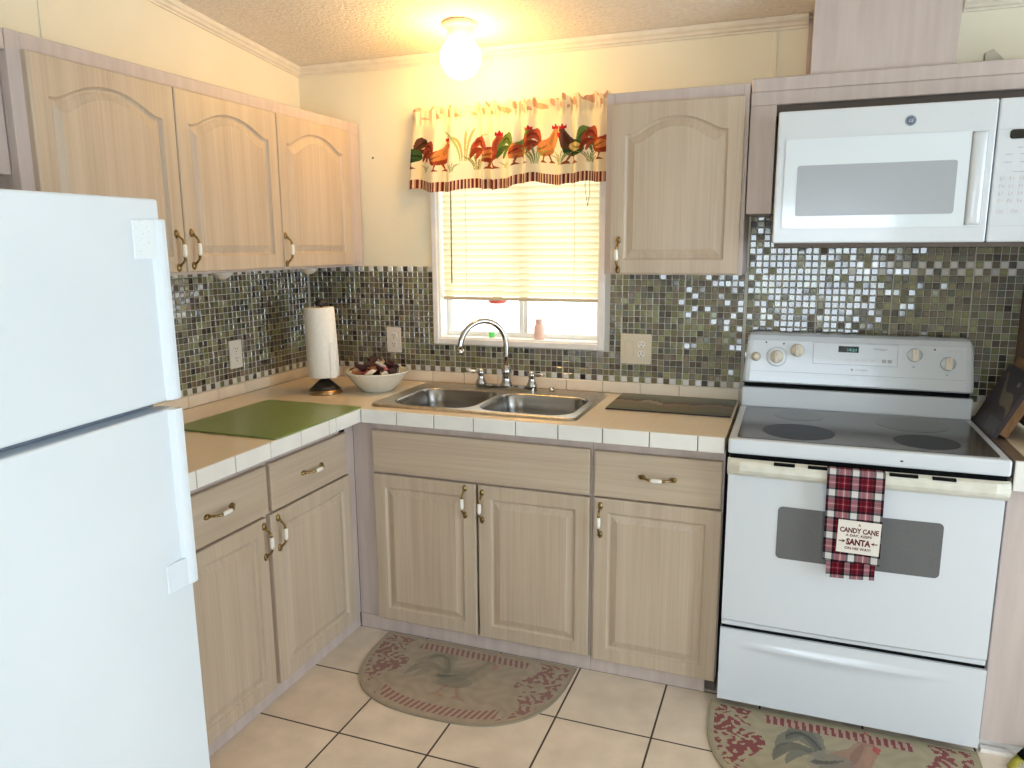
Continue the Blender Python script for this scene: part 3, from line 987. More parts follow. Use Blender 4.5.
b.tube(pts, .0115, 14, 0)
e = pts[-1]
b.lathe([(.0120, .004), (.015, 0), (.0155, -.012), (.012, -.017)], e + Vector((0, 0, .002)), 16, 0)
b.build('spout', M['chrome'], t)
for (hx, sgn) in ((.915, -1), (1.142, 1)):
    b = MB()
    b.lathe([(.024, .014), (.023, .024), (.016, .036), (.013, .052), (.015, .060), (.016, .068), (.010, .078), (0, .081)], (hx, -.115, fz), 18, 0)
    b.tube([(hx, -.115, fz + .066), (hx + sgn * .02, -.122, fz + .070), (hx + sgn * .045, -.132, fz + .072), (hx + sgn * .060, -.138, fz + .070)], [.008, .0075, .009, .006], 10, 0, flat=.7)
    b.build('lever_handle', M['chrome'], t)
b = MB(); b.lathe([(.012, 0), (.012, .010), (.009, .016), (0, .017)], (1.225, -.105, fz), 14, 0)
tag(b.build('hole_cover', M['chrome'], loc=(1.225, -.105, fz)), 'small chrome hole cover on the sink deck right of the faucet', 'sink cap')

# ---------------------------------------------------------------- range
RX0, RX1 = 1.9685, 2.7285
FY = -.633
t = thing('range', 'white freestanding electric range with black glass cooktop', 'stove', (2.35, -.3, 0))
b = MB()
b.box((RX0 + .003, -.598, .03), (RX1 - .003, -.03, .862), 0, .002)
for x in (RX0 + .05, RX1 - .05):
    for y in (-.55, -.08): b.lathe([(.016, 0), (.016, .031)], (x, y, 0), 10, 1)
b.build('body', [M['white'], M['black']], t)
b = MB()
b.box((RX0, -.640, .876), (RX1, -.10, .924), 0, .007, 3)
b.box((RX0 + .006, -.628, .858), (RX1 - .006, -.10, .8765), 1)
b.build('cooktop', [M['white'], M['black']], t)
b = MB()
b.prism([(p[0], p[1]) for p in rrect(RX0 + .024, RX1 - .024, -.618, -.135, .012)], (0, 0, .9243), (1, 0, 0), (0, 1, 0), .002)
gt = b.build('glass_surface', M['glasstop'], t)
for (bx_, by_, br_) in ((2.172, -.490, .108), (2.175, -.245, .080), (2.535, -.500, .090), (2.525, -.265, .108)):
    b = MB()
    b.lathe([(br_, .0002), (br_, .0003), (br_ * .0 + .0001, .0003)], (bx_, by_, .9264), 40, 0, smooth=False)
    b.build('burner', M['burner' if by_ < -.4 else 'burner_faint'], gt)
b = MB(); b.text('', (0, 0, 0), (1, 0, 0), (0, 0, 1), .01); b.box((2.45, -.6405, .895), (2.458, -.639, .899), 0)
b.build('front_mark', M['black'], t)

# backguard
b = MB()
b.box((RX0 + .004, -.118, .924), (RX1 - .004, -.03, .996), 0, .004, 2)
b.box((RX0 + .010, -.098, .990), (RX1 - .012, -.03, 1.016), 1)
b.build('back_panel', [M['white'], M['black']], t)
# console: side profile swept across, with softly rounded top corners
prof = [(-.030, 1.014), (-.112, 1.014), (-.118, 1.020), (-.116, 1.040), (-.098, 1.172), (-.090, 1.188), (-.075, 1.196), (-.030, 1.196)]
b = MB()
xs = [(RX0 + .006, .93), (RX0 + .014, .985), (RX0 + .028, 1.0), (RX1 - .028, 1.0), (RX1 - .014, .985), (RX1 - .006, .93)]
P = []
for (x, k) in xs:
    for (y, z) in prof:
        P.append((x + (2.348 - x) * .028 * max(0, (z - 1.05) / .15), -.03 + (y + .03) * (k if y < -.05 else 1), 1.014 + (z - 1.014) * k))
kp = len(prof)
F = [(i * kp + j, i * kp + (j + 1) % kp, (i + 1) * kp + (j + 1) % kp, (i + 1) * kp + j) for i in range(len(xs) - 1) for j in range(kp)]
F += [tuple(range(kp)), tuple((len(xs) - 1) * kp + j for j in range(kp))]
b.add(P, F, 0, False)
con = b.build('console', M['white'], t, recalc=True)
# frame of the slanted console face
CN = Vector((0, -.1320, -.0180)); CN = Vector((0, -.132, .018)).normalized()  # outward normal
CU = Vector((0, .018, .132)).normalized()
def cpt(x, z, off=0.0):
    y = -.116 + (z - 1.040) * (.018 / .132)
    return Vector((x, y, z)) + Vector((0, -CU.z, CU.y)) * off
UXv = Vector((1, 0, 0))
def on_console(b, poly, x, z, th, mat=0, off=.0):
    b.prism(poly, cpt(x, z, off), UXv, CU, th, mat)
def disc(r, n=24, a0=0): return [(r * math.cos(2 * math.pi * k / n), r * math.sin(2 * math.pi * k / n)) for k in range(n)]
def rect(w, h): return [(-w / 2, -h / 2), (w / 2, -h / 2), (w / 2, h / 2), (-w / 2, h / 2)]
ROTC = Matrix((UXv, CU, Vector((0, -CU.z, CU.y)))).transposed().to_4x4()
for (x, z, kind) in ((2.016, 1.110, 'button'), (2.088, 1.112, 'ring'), (2.157, 1.138, 'disc'), (2.537, 1.137, 'bar'), (2.640, 1.112, 'bar')):
    b = MB()
    c = cpt(x, z, .0002)
    if kind == 'button':
        b.lathe([(.017, 0), (.017, .004), (.013, .008), (.012, .012), (.006, .014), (0, .0145)], c, 22, 0, M=ROTC)
        b.build('push_button', M['knob'], con); continue
    if kind == 'ring':
        b.lathe([(.036, 0), (.036, .002), (.033, .003), (.026, .003)], c, 32, 1, M=ROTC)
    b.lathe([(.0235, 0), (.0235, .004), (.0225, .014), (.020, .017), (0, .018)], c, 28, 1 if kind == 'bar' else 0, M=ROTC)
    w = .010 if kind != 'bar' else .019
    on_console(b, rect(w, .040), x, z, .014, 0, .014)
    on_console(b, rect(.0025, .016), x, z + .010, .0006, 2, .0281)
    b.build('knob', [M['knob'], M['white'], M['grey_line']], con, recalc=True)
b = MB()
on_console(b, [(p[0], p[1]) for p in rrect(-.136, .136, -.037, .037, .005)], 2.348, 1.131, .0018)
b.build('button_panel', M['white'], con)
b = MB()
for (w, h, x, z) in ((.274, .0012, 2.348, 1.168), (.274, .0012, 2.348, 1.094), (.0012, .074, 2.211, 1.131), (.0012, .074, 2.485, 1.131)): on_console(b, rect(w, h), x, z, .0004, 0, .0018)
b.build('panel_outline', M['grey_line'], con)
zt = .0021
for (x, w, h, mm) in [(2.232 + .018 * k, .010, .003, 'key') for k in range(5)] + [(2.330 + .026 * k, .016, .010, 'key') for k in range(4)] + [(2.443 + .018 * k, .013, .012, 'grey_line') for k in range(2)]:
    b = MB(); on_console(b, rect(w, h), x, 1.111, .0003, 0, zt)
    b.build('touch_button', M[mm], con)
b = MB(); on_console(b, rect(.066, .022), 2.327, 1.148, .0006, 0, .002)
b.text('10:21', cpt(2.338, 1.142, .0030), UXv, CU, .013, 1, width=.028)
b.build('clock_display', [M['blackgloss'], M['lcd']], con)
b = MB(); b.text('Whirlpool', cpt(2.428, 1.148, .0024), UXv, CU, .013, 0, width=.044, bold=.01, shear=.2)
b.build('logo', M['grey_line'], con)
b = MB()
b.text('ACCUBAKE', cpt(2.372, 1.074, .0006), UXv, CU, .008, 0, width=.040, shear=.2)
on_console(b, disc(.004), 2.342, 1.077, .0003, 0, .0003)
b.text('electronic oven', cpt(2.660, 1.152, .0006), UXv, CU, .007, 0, width=.045)
for (x, z) in ((2.049, 1.163), (2.110, 1.160), (2.598, 1.158)): on_console(b, disc(.0032, 12), x, z, .0006, 1, .0002)
for (x, z) in ((2.537, 1.096), (2.640, 1.073)): on_console(b, rect(.006, .006), x, z, .0004, 0, .0002)
on_console(b, rect(.70, .0012), 2.348, 1.058, .0004, 0, .0002)
on_console(b, rect(.69, .0012), 2.348, 1.171, .0004, 0, .0002)
b.build('printed_marks', [M['grey_line'], M['black']], con)

# oven door: gently bowed slab, soft-edged window, full-width aged handle
b = MB()
def bow(x): u = (x - 2.3485) / .38; return .010 * (1 - u * u)
nx = 20
P, F = [], []
dx0, dx1 = RX0 + .004, RX1 - .006
for i in range(nx + 1):
    x = dx0 + (dx1 - dx0) * i / nx
    P += [(x, -.600, .312), (x, FY - bow(x) + .008, .312), (x, FY - bow(x), .320), (x, FY - bow(x), .835), (x, FY - bow(x) + .004, .8535), (x, -.600, .8535)]
for i in range(nx):
    for j in range(6):
        F.append((i * 6 + j, i * 6 + (j + 1) % 6, (i + 1) * 6 + (j + 1) % 6, (i + 1) * 6 + j))
F += [tuple(range(6)), tuple(nx * 6 + j for j in range(6))]
b.add(P, F, 0, False)
door = b.build('oven_door', M['white'], t, recalc=True)
b = MB()
def ft(x, z, o=.0): return (x, FY - bow(x) - o, z)
wp = rrect(2.126, 2.578, .553, .722, .016)
def strip_panel(b, x0, x1, z0, z1, o, mat=0, n=14, r=.014):
    P, F = [], []
    us = [r / (x1 - x0) * (1 - math.cos(q * math.pi / 16)) for q in range(8)] + list(np.linspace(r / (x1 - x0), 1 - r / (x1 - x0), n - 15)) + [1 - r / (x1 - x0) * (1 - math.cos(q * math.pi / 16)) for q in range(7, -1, -1)]
    n = len(us) - 1
    for i in range(n + 1):
        u = us[i]; x = x0 + (x1 - x0) * u
        e = min(x - x0, x1 - x); k = 0
        if e < r: k = r - math.sqrt(max(0, r * r - (r - e) ** 2))
        P += [ft(x, z0 + k, o), ft(x, z1 - k, o)]
    for i in range(n): F.append((2 * i, 2 * i + 2, 2 * i + 3, 2 * i + 1))
    b.add(P, F, mat)
strip_panel(b, 2.126, 2.578, .553, .722, .0012, 0, 40)
b.build('oven_window', M['oven_window'], door)
b = MB()
P, F = [], []
hp = [(0, .862), (-.018, .866), (-.036, .862), (-.043, .850), (-.043, .836), (-.036, .824), (-.014, .812), (0, .806)]
for i in range(nx + 1):
    x = RX0 + .002 + (RX1 - .004 - RX0) * i / nx
    q = abs((x - 2.3485) / .378)
    k = 1 if q < .9 else 1 - .35 * (q - .9) / .1
    for (y, z) in hp: P.append((x, FY - bow(x) * .6 + y * k - .0005, z))
kp = len(hp)
for i in range(nx):
    for j in range(kp): F.append((i * kp + j, i * kp + (j + 1) % kp, (i + 1) * kp + (j + 1) % kp, (i + 1) * kp + j))
F += [tuple(range(kp)), tuple(nx * kp + j for j in range(kp))]
b.add(P, F, 0, False)
for (p, q) in ((2.106, 2.166), (2.202, 2.262), (2.421, 2.495), (2.531, 2.590)):
    b.box((p, FY - .044, .8592), (q, FY - .030, .8665), 1)
b.build('oven_handle', [M['cream_plastic'], M['black']], door, recalc=True)
b = MB()
b.box((RX0 + .004, FY + .006, .296), (RX1 - .006, -.600, .3115), 0, .002)
b.box((RX0 + .004, FY + .010, .285), (RX1 - .006, -.600, .296), 1)
b.build('door_trim', [M['white'], M['black']], t)
# storage drawer with pressed lens-shaped pull
b = MB()
zb0, zb1 = .032, .285
nu, nv = 60, 26
def drawer_y(u, v):
    x = RX0 + .002 + (RX1 - .004 - RX0) * u; z = zb0 + (zb1 - zb0) * v
    s = (x - 2.335) / .315
    h = 0.0
    if abs(s) < 1:
        w = (1 - s * s)
        top = .244 - .004 * s * s; bot = .228 - .026 * w
        if bot < z < top:
            q = (z - bot) / (top - bot)
            h = .016 * w * (q ** 1.5)
    e = min(u, 1 - u, .02) / .02 * 1.0
    return (x, FY - h, z)
b.grid(drawer_y, nu, nv, 0, True)
b.box((RX0 + .002, FY + .0003, zb0), (RX1 - .004, -.600, zb1), 0)
b.build('storage_drawer', M['white'], t)

# ---------------------------------------------------------------- plaid dish towel on the oven handle
def plaid_wave(t):
    t = np.mod(t, .062) / .062
    red = np.array((.175, .012, .022)); blk = np.array((.008, .007, .012)); wht = np.array((.60, .575, .55)); drk = np.array((.075, .005, .010))
    out = np.tile(red, (len(t), 1))
    out[(t > .05) & (t < .17)] = drk
    out[(t > .24) & (t < .27)] = (.42, .25, .25)
    out[(t > .34) & (t < .46)] = drk
    out[(t > .48) & (t < .59)] = blk
    out[(t > .59) & (t < .88)] = wht
    out[(t > .87) & (t < .98)] = blk
    return out
TW = .155
def plaid(U, V, h, u0=0.0, v0=0.0):
    a = plaid_wave(U * TW + .030 + u0); c = plaid_wave(V * h + .020 + v0)
    return np.sqrt(a * c) * .75 + (.5 * a + .5 * c) * .25
t = thing('dish_towel', 'red plaid dish towel with a printed cream patch hanging from the oven handle', 'towel', (2.335, -.70, .70))
HY = FY - .010 * .6 - .043
def towel_front(u, v):
    x = 2.257 + TW * u + .004 * (v - .5)
    s = v * .285
    wob = .0022 * math.sin(u * 9 + v * 2) * v
    if s < .020: z = .8690 ; y = HY + .022 - s
    else: z = .8690 - (s - .020) * 1.06; y = HY - .005 + wob
    if s >= .020 and s < .026: z -= 0
    return (x, y - .002, z)
b = MB()
b.grid(towel_front, 110, 190, 0, True, lambda U, V: plaid(U, V, .285))
b.build('front_layer', M['plaid'], t)
b = MB()
def towel_back(u, v):
    x = 2.268 + (TW - .022) * u
    return (x + .003 * v, HY - .0025 + .0015 * math.sin(u * 7 + 1) , .79 - .252 * v - .008 * (1 - u))
b.grid(towel_back, 100, 170, 0, True, lambda U, V: plaid(U, V, .25, .01, .025))
b.build('back_layer', M['plaid'], t)
b = MB()
ang = R(-1.0)
pc = Vector((2.352, HY - .0105, .669)); pux = Vector((math.cos(ang), 0, math.sin(ang))); puz = Vector((-math.sin(ang), 0, math.cos(ang)))
b.prism(rect(.115, .100), pc, pux, puz, .0015)
patch = b.build('patch', M['patch'], t)
b = MB()
def pl(s, dz, size, width, bold):
    b.text(s, pc + puz * dz, pux, puz, size, 0, th=.0019, width=width, bold=bold)
pl('A', .035, .011, .007, .03)
pl('CANDY CANE', .0135, .021, .104, .035)
pl('A DAY, KEEPS', .0015, .0105, .070, .03)
pl('SANTA', -.0235, .0255, .066, .05)
pl('ON HIS WAY!', -.0385, .0115, .070, .03)
for s in (-1, 1):
    arrow = [(0, .006), (.010 * s, 0), (0, -.006), (.003 * s, -.0015), (-.008 * s, -.0015), (-.008 * s, .0015), (.003 * s, .0015)]
    if s > 0: pass
    c0 = pc + pux * (-s * .044) + puz * (-.0145)
    b.prism(arrow if s > 0 else arrow[::-1], c0 + Vector((0, -.0016, 0)), pux, puz, .0004, 0)
b.build('patch_lettering', M['ink'], patch)

# ---------------------------------------------------------------- microwave
MX0, MX1, MZ_0, MZ_1, MYF = 2.0575, 2.817, 1.520, 1.924, -.400
t = thing('microwave', 'white over-the-range microwave above the stove', 'microwave', (2.437, -.2, 1.50))
b = MB()
b.box((MX0 + .003, -.372, MZ_0 + .002), (MX1 - .003, -.012, MZ_1 - .002), 0, .002)
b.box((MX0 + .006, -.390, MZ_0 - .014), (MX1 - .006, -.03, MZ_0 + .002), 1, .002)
b.build('body', [M['white_mw'], M['frame_in']], t)
b = MB()
DX1 = 2.6525
b.box((MX0, MYF, MZ_0), (DX1, -.373, MZ_1), 0, .005, 2)
md = b.build('door', M['white_mw'], t)
b = MB()
poly = rrect(2.084, 2.634, 1.566, 1.838, .010)
b.prism([(p[0], p[1]) for p in poly], (0, MYF - .0002, 0), (1, 0, 0), (0, 0, 1), .003)
b.build('door_glass', M['mw_panel'], md, recalc=True)
b = MB(); b.prism(rrect(2.122, 2.562, 1.604, 1.758, .008), (0, MYF - .0034, 0), (1, 0, 0), (0, 0, 1), .0006)
b.build('viewing_screen', M['mw_window'], md, recalc=True)
b = MB()
P, F = [], []
pf = [(2.592, 0), (2.600, -.004), (2.609, -.007), (2.621, -.007), (2.630, -.004), (2.634, 0)]
zs = [1.570, 1.580, 1.60, 1.70, 1.80, 1.825, 1.836]; ks = [.2, .8, 1, 1.1, 1, .8, .2]
for z, k in zip(zs, ks):
    for (x, y) in pf: P.append((x, MYF - .0034 + y * k, z))
for i in range(len(zs) - 1):
    for j in range(len(pf)): F.append((i * 6 + j, i * 6 + (j + 1) % 6, (i + 1) * 6 + (j + 1) % 6, (i + 1) * 6 + j))
F += [tuple(range(6)), tuple((len(zs) - 1) * 6 + j for j in range(6))]
b.add(P, F, 0, True)
b.build('door_handle', M['white_mw'], md, recalc=True)
b = MB()
bc = Vector((2.429, MYF, 1.876))
ux, uz = Vector((1, 0, 0)), Vector((0, 0, 1))
b.prism(disc(.0150, 32), bc, ux, uz, .001, 0)
ring = [(.0133 * math.cos(a), .0133 * math.sin(a)) for a in np.linspace(0, 2 * math.pi, 33)]
for i in range(32):
    p, q = ring[i], ring[i + 1]
    b.add([bc + ux * p[0] * s + uz * p[1] * s + Vector((0, -.0012, 0)) for s in (1, .93)] + [bc + ux * q[0] * s + uz * q[1] * s + Vector((0, -.0012, 0)) for s in (.93, 1)], [(0, 1, 2, 3)], 1)
b.text('GE', bc + Vector((0, 0, -.0052)), ux, uz, .0150, 1, th=.0014, width=.0150, shear=.25)
b.build('badge', [M['blue_badge'], M['silver']], md)
b = MB()
b.box((2.6555, MYF + .001, MZ_0), (MX1, -.373, MZ_1), 0, .005, 2)
mc = b.build('control_panel', M['white_mw'], t)
b = MB()
yk = MYF + .001 - .0002
def kp_(b, x, z, w, h, mat, th=.0006): b.prism(rrect(x - w / 2, x + w / 2, z - h / 2, z + h / 2, min(w, h) * .3, 3), (0, yk, 0), (1, 0, 0), (0, 0, 1), th, mat)
kp_(b, 2.737, 1.738 + .085, .100, .026, 1, .0012)
b.build('display', [M['white_mw'], M['blackgloss']], mc, recalc=True)
for i, zz in enumerate((1.700, 1.679, 1.658, 1.637)):
    for j, xx in enumerate((2.683, 2.707, 2.731)):
        b = MB(); kp_(b, xx, zz, .015, .012, 0, .0012)
        b.text('123456789*0#'[i * 3 + j], (xx, yk, zz - .003), ux, uz, .009, 1, th=.0014)
        b.build('key', [M['key'], M['grey_line']], mc)
for xx in (2.684, 2.722):
    b = MB(); kp_(b, xx, 1.608, .020, .012, 0, .0012)
    for q in (-.003, .001): b.prism(rect(.012, .0012), (xx, yk, 1.608 + q), ux, uz, .0015, 1)
    b.build('key', [M['key'], M['grey_line']], mc, recalc=True)
for (xx, zz, w, h) in [(x, z, .018, .002) for z in (1.768, 1.746) for x in (2.690, 2.728, 2.766)] + [(2.725, 1.719, .040, .002), (2.735, 1.786, .050, .002), (2.736, 1.838, .15, .0008), (2.736, 1.566, .15, .0008)]:
    b = MB(); b.prism(rect(w, h), (xx, yk, zz), ux, uz, .0004, 0)
    b.build('printed_line', M['grey_line'], mc, recalc=True)

# ---------------------------------------------------------------- refrigerator (local frame: x out of the doors, y along the width, right edge y=0)
FR_ROT = R(4.77)
t = thing('refrigerator', 'white top-freezer refrigerator at the left edge of the kitchen', 'refrigerator', (.790, -1.662, 0), FR_ROT)
ORG[t.name] = Matrix.Translation((.790, -1.6480, .0045)) @ Matrix.Rotation(FR_ROT, 4, 'Z') @ Matrix.Rotation(.0085, 4, 'X')   # leans a little, as it stands
t.matrix_world = ORG[t.name]
FM = ORG[t.name]
class LB(MB):
    def build(self, name, mats, parent, **k):
        self.v = [tuple(FM @ Vector(p)) for p in self.v]
        return MB.build(self, name, mats, parent, **k)
W = -.72
b = LB()
b.box((-.70, W + .004, .02), (-.066, -.004, 1.612), 0, .004, 2)
b.box((-.066, W + .02, .02), (-.05, -.02, 1.60), 1)
b.box((-.12, W + .03, .0), (-.05, -.03, .07), 1)
b.build('cabinet_body', [M['fridge'], M['fridge_dark']], t)
b = LB(); b.box((-.055, W, 1.166), (0, 0, 1.620), 0, .007, 3)
fd = b.build('freezer_door', M['fridge'], t)
b = LB(); b.box((-.055, W, .085), (0, 0, 1.147), 0, .007, 3)
rd = b.build('fresh_food_door', M['fridge'], t)
def fridge_handle(b, z0, z1, tab_top):
    # upright grip along the door edge, with a broader foot at one end
    prof = [(0.0, -.036), (.008, -.031), (.0145, -.024), (.017, -.016), (.017, -.005), (.013, -.001), (0.0, -.0006)]
    P, F = [], []
    zs = [z0, z0 + .004] + list(np.linspace(z0 + .02, z1 - .02, 10)) + [z1 - .004, z1]
    for z in zs:
        k = .86 if z in (z0, z1) else 1.0
        for (x, y) in prof: P.append((x * k + .0004, y, z))
    kk = len(prof)
    for i in range(13):
        for j in range(kk): F.append((i * kk + j, i * kk + (j + 1) % kk, (i + 1) * kk + (j + 1) % kk, (i + 1) * kk + j))
    F += [tuple(range(kk)), tuple(13 * kk + j for j in range(kk))]
    b.add(P, F, 0, False)
    za, zb = (z1 - .085, z1 - .002) if tab_top else (z0 + .002, z0 + .07)
    P = [(.0004, -.088, za), (.0004, -.088, zb), (.003, -.086, za), (.003, -.086, zb), (.011, -.030, za), (.011, -.030, zb), (.0004, -.026, za), (.0004, -.026, zb)]
    F = [(0, 1, 3, 2), (2, 3, 5, 4), (4, 5, 7, 6), (6, 7, 1, 0), (0, 2, 4, 6), (1, 7, 5, 3)]
    b.add(P, F[:1] + F[2:], 0, False); b.add(P, [F[1]], 1 if tab_top else 0, False)
b = LB(); fridge_handle(b, 1.168, 1.575, True); b.build('door_handle', [M['fridge'], M['worn']], fd, recalc=True)
b = LB(); fridge_handle(b, .712, 1.145, False); b.build('door_handle', [M['fridge'], M['worn']], rd, recalc=True)

# ---------------------------------------------------------------- ceiling light
lx, ly = .915, -.27
lz = ceil_z(ly)
t = thing('ceiling_light', 'lit white globe light on the ceiling above the window', 'light', (lx, ly, lz))
b = MB()
b.lathe([(.066, .004), (.067, -.008), (.056, -.014), (.049, -.020), (.047, -.050), (.042, -.056)], (lx, ly, lz), 32, 0)
b.tube([(lx - .012, ly - .052, lz - .035), (lx - .012, ly - .056, lz - .035)], .003, 8, 1)
b.tube([(lx + .040, ly - .030, lz - .056), (lx + .045, ly - .036, lz - .056)], .003, 8, 1)
b.build('fixture_base', [M['fixture'], M['brass']], t)
b = MB()
gp = [(.040, -.050)] + [(.076 * math.sin(a), -.119 + .076 * math.cos(a)) for a in np.linspace(R(32), R(180), 22)]
b.lathe([(max(r, 0), z) for r, z in gp], (lx, ly, lz), 36, 0, cap=False)
b.build('globe', M['globe'], t)

# ---------------------------------------------------------------- rooster valance
PR = 0
CREAM = np.array((.80, .70, .50))
def pip(px, py, poly):
    inside = np.zeros(len(px), bool)
    n = len(poly); j = n - 1
    for i in range(n):
        xi, yi = poly[i]; xj, yj = poly[j]
        if yi != yj:
            c = ((yi > py) != (yj > py)) & (px < (xj - xi) * (py - yi) / (yj - yi) + xi)
            inside ^= c
        j = i
    return inside
def ell(cx, cy, rx, ry, a=0, n=18):
    ca, sa = math.cos(R(a)), math.sin(R(a))
    return [(cx + rx * math.cos(q) * ca - ry * math.sin(q) * sa, cy + rx * math.cos(q) * sa + ry * math.sin(q) * ca) for q in np.linspace(0, 2 * math.pi, n, endpoint=False)]
def plume(x0, y0, pts, w):
    """curved tapering feather through pts from (x0, y0)"""
    P = [(x0, y0)] + pts
    L, Rr = [], []
    m = 10
    for i in range(m + 1):
        t = i / m
        q = (1 - t) ** 2; r_ = 2 * t * (1 - t); s = t * t
        x = q * P[0][0] + r_ * P[1][0] + s * P[2][0]; y = q * P[0][1] + r_ * P[1][1] + s * P[2][1]
        dx = 2 * (1 - t) * (P[1][0] - P[0][0]) + 2 * t * (P[2][0] - P[1][0]); dy = 2 * (1 - t) * (P[1][1] - P[0][1]) + 2 * t * (P[2][1] - P[1][1])
        l = math.hypot(dx, dy) + 1e-9
        ww = w * (.35 + 1.3 * t) * (1 - t ** 4)
        L.append((x - dy / l * ww, y + dx / l * ww)); Rr.append((x + dy / l * ww, y - dx / l * ww))
    return L + Rr[::-1]
def rooster_shapes(body, tail, neck, wing, legs=(.26, .07, .03), comb=(.42, .02, .03)):
    """unit rooster facing right: feet at y=0, height about 1, x from -.6 to .45"""
    S = []
    dk = lambda c, k: tuple(x * k for x in c)
    for (p1, p2, w, k) in (((-.42, 1.02), (-.60, .44), .085, 1), ((-.34, 1.10), (-.50, .62), .085, .75), ((-.22, 1.04), (-.36, .80), .075, 1.1), ((-.52, .74), (-.62, .24), .065, .6), ((-.40, .62), (-.50, .22), .055, .9)):
        S.append((plume(-.14, .44, [p1, p2], w), dk(tail, k)))
    S.append((plume(-.14, .50, [(-.32, .98), (-.52, .66)], .022, ), dk(tail, .4)))
    S.append((ell(-.02, .40, .29, .22, 18), body))
    S.append((ell(.02, .30, .22, .12, 10), dk(body, .72)))
    S.append(([(.00, .30), (.28, .42), (.37, .70), (.33, .88), (.22, .90), (.10, .70), (-.08, .56)], neck))
    S.append((plume(.26, .84, [(.16, .66), (.10, .40)], .045), dk(neck, .72)))
    S.append((plume(.31, .84, [(.28, .66), (.24, .42)], .035), dk(neck, 1.25)))
    S.append((ell(.28, .87, .08, .075), neck))
    S.append(([(.17, .90), (.17, 1.01), (.23, .96), (.27, 1.05), (.32, .97), (.37, 1.00), (.36, .90)], comb))
    S.append(([(.33, .83), (.40, .79), (.38, .68), (.32, .74)], comb))
    S.append(([(.35, .89), (.44, .855), (.355, .84)], (.50, .28, .07)))
    S.append((ell(-.06, .42, .19, .12, 12), wing))
    for q in (.0, .07, .14): S.append((plume(.04 - q, .48 - q * .4, [(-.12 - q * .5, .34), (-.24 - q * .3, .40 - q * .3)], .026), dk(wing, .45)))
    for (x, dx) in ((-.04, -.05), (.08, .09)):
        S.append(([(x - .03, .24), (x + .03, .24), (x + dx + .018, .04), (x + dx - .018, .04)], legs))
        S.append(([(x + dx - .09, -.01), (x + dx + .13, -.01), (x + dx + .03, .06), (x + dx - .03, .06)], legs))
    return S
def leaf_shapes(h, c1, n, seed):
    r = random.Random(seed); S = []
    for k in range(n):
        dx = (k - (n - 1) / 2) * .16 * h + r.uniform(-.02, .02) * h
        S.append((plume(dx * .3, 0, [(dx * .4, h * .6), (dx * 1.9, h * r.uniform(.65, 1.0))], .035 * h), tuple(c * r.uniform(.7, 1.2) for c in c1)))
    return S
def place(S, x, y, s, flip=False):
    f = -1 if flip else 1
    return [([(x + f * p[0] * s, y + p[1] * s) for p in poly], c) for poly, c in S]
DK, RD, OR, GN, DG, YL = (.10, .045, .03), (.36, .07, .035), (.58, .22, .07), (.13, .20, .05), (.045, .09, .035), (.62, .45, .16)
VW, VH = .875, .345         # cloth laid out: width along the rod, height
art = []
g0 = .085
art += place(rooster_shapes(DG, DK, DK, DG), .022, g0 + .005, .145, True)
art += place(rooster_shapes(RD, RD, OR, OR), .150, g0, .135)
art += place(leaf_shapes(.16, (.36, .38, .14), 5, 3), .262, g0 + .03, 1.0)
art += place(rooster_shapes(RD, RD, RD, OR), .372, g0 - .002, .145)
art += place(rooster_shapes(OR, GN, GN, RD), .497, g0 - .002, .150)
art += place(rooster_shapes(OR, RD, OR, OR), .610, g0, .150)
art += place(rooster_shapes(DG, GN, DK, YL), .722, g0 - .004, .152, True)
art += place(rooster_shapes(RD, RD, RD, OR), .842, g0 + .005, .140)
for k, (gx, gh) in enumerate(((.085, .035), (.215, .045), (.305, .07), (.435, .035), (.560, .085), (.675, .06), (.785, .06), (.80, .03))):
    art += place(leaf_shapes(gh, (.22, .26, .08), 6, 10 + k), gx, g0 - .008, 1.0)
HEM = .040
def valance_colour(U, V):
    x = U * VW; y = (1 - V) * VH
    r = np.tile(CREAM, (len(x), 1))
    for poly, c in art:
        xs_ = [p[0] for p in poly]; ys_ = [p[1] for p in poly]
        sel = np.where((x > min(xs_)) & (x < max(xs_)) & (y > min(ys_)) & (y < max(ys_)))[0]
        if len(sel):
            ins = pip(x[sel], y[sel], poly)
            sh = 0.85 + .3 * np.mod(np.sin(x[sel] * 911 + y[sel] * 1373) * .5 + .5, 1)
            r[sel[ins]] = np.array(c) * sh[ins][:, None]
    hem = y < HEM
    st = np.mod(x, .0125) / .0125
    dark = hem & (st < .50)
    r[hem & ~dark] = (.52, .27, .17)
    r[hem & (st > .50) & (st < .78)] = (.72, .56, .38)
    r[dark] = (.14, .025, .025)
    # pink-brown leaf print on the gathered header
    top = (y > VH - .045)
    blot = top & (np.sin(x * 120 + 3 * np.sin(x * 37)) * np.sin(y * 90 + x * 40) > .25)
    r[blot] = (.62, .36, .24)
    return r
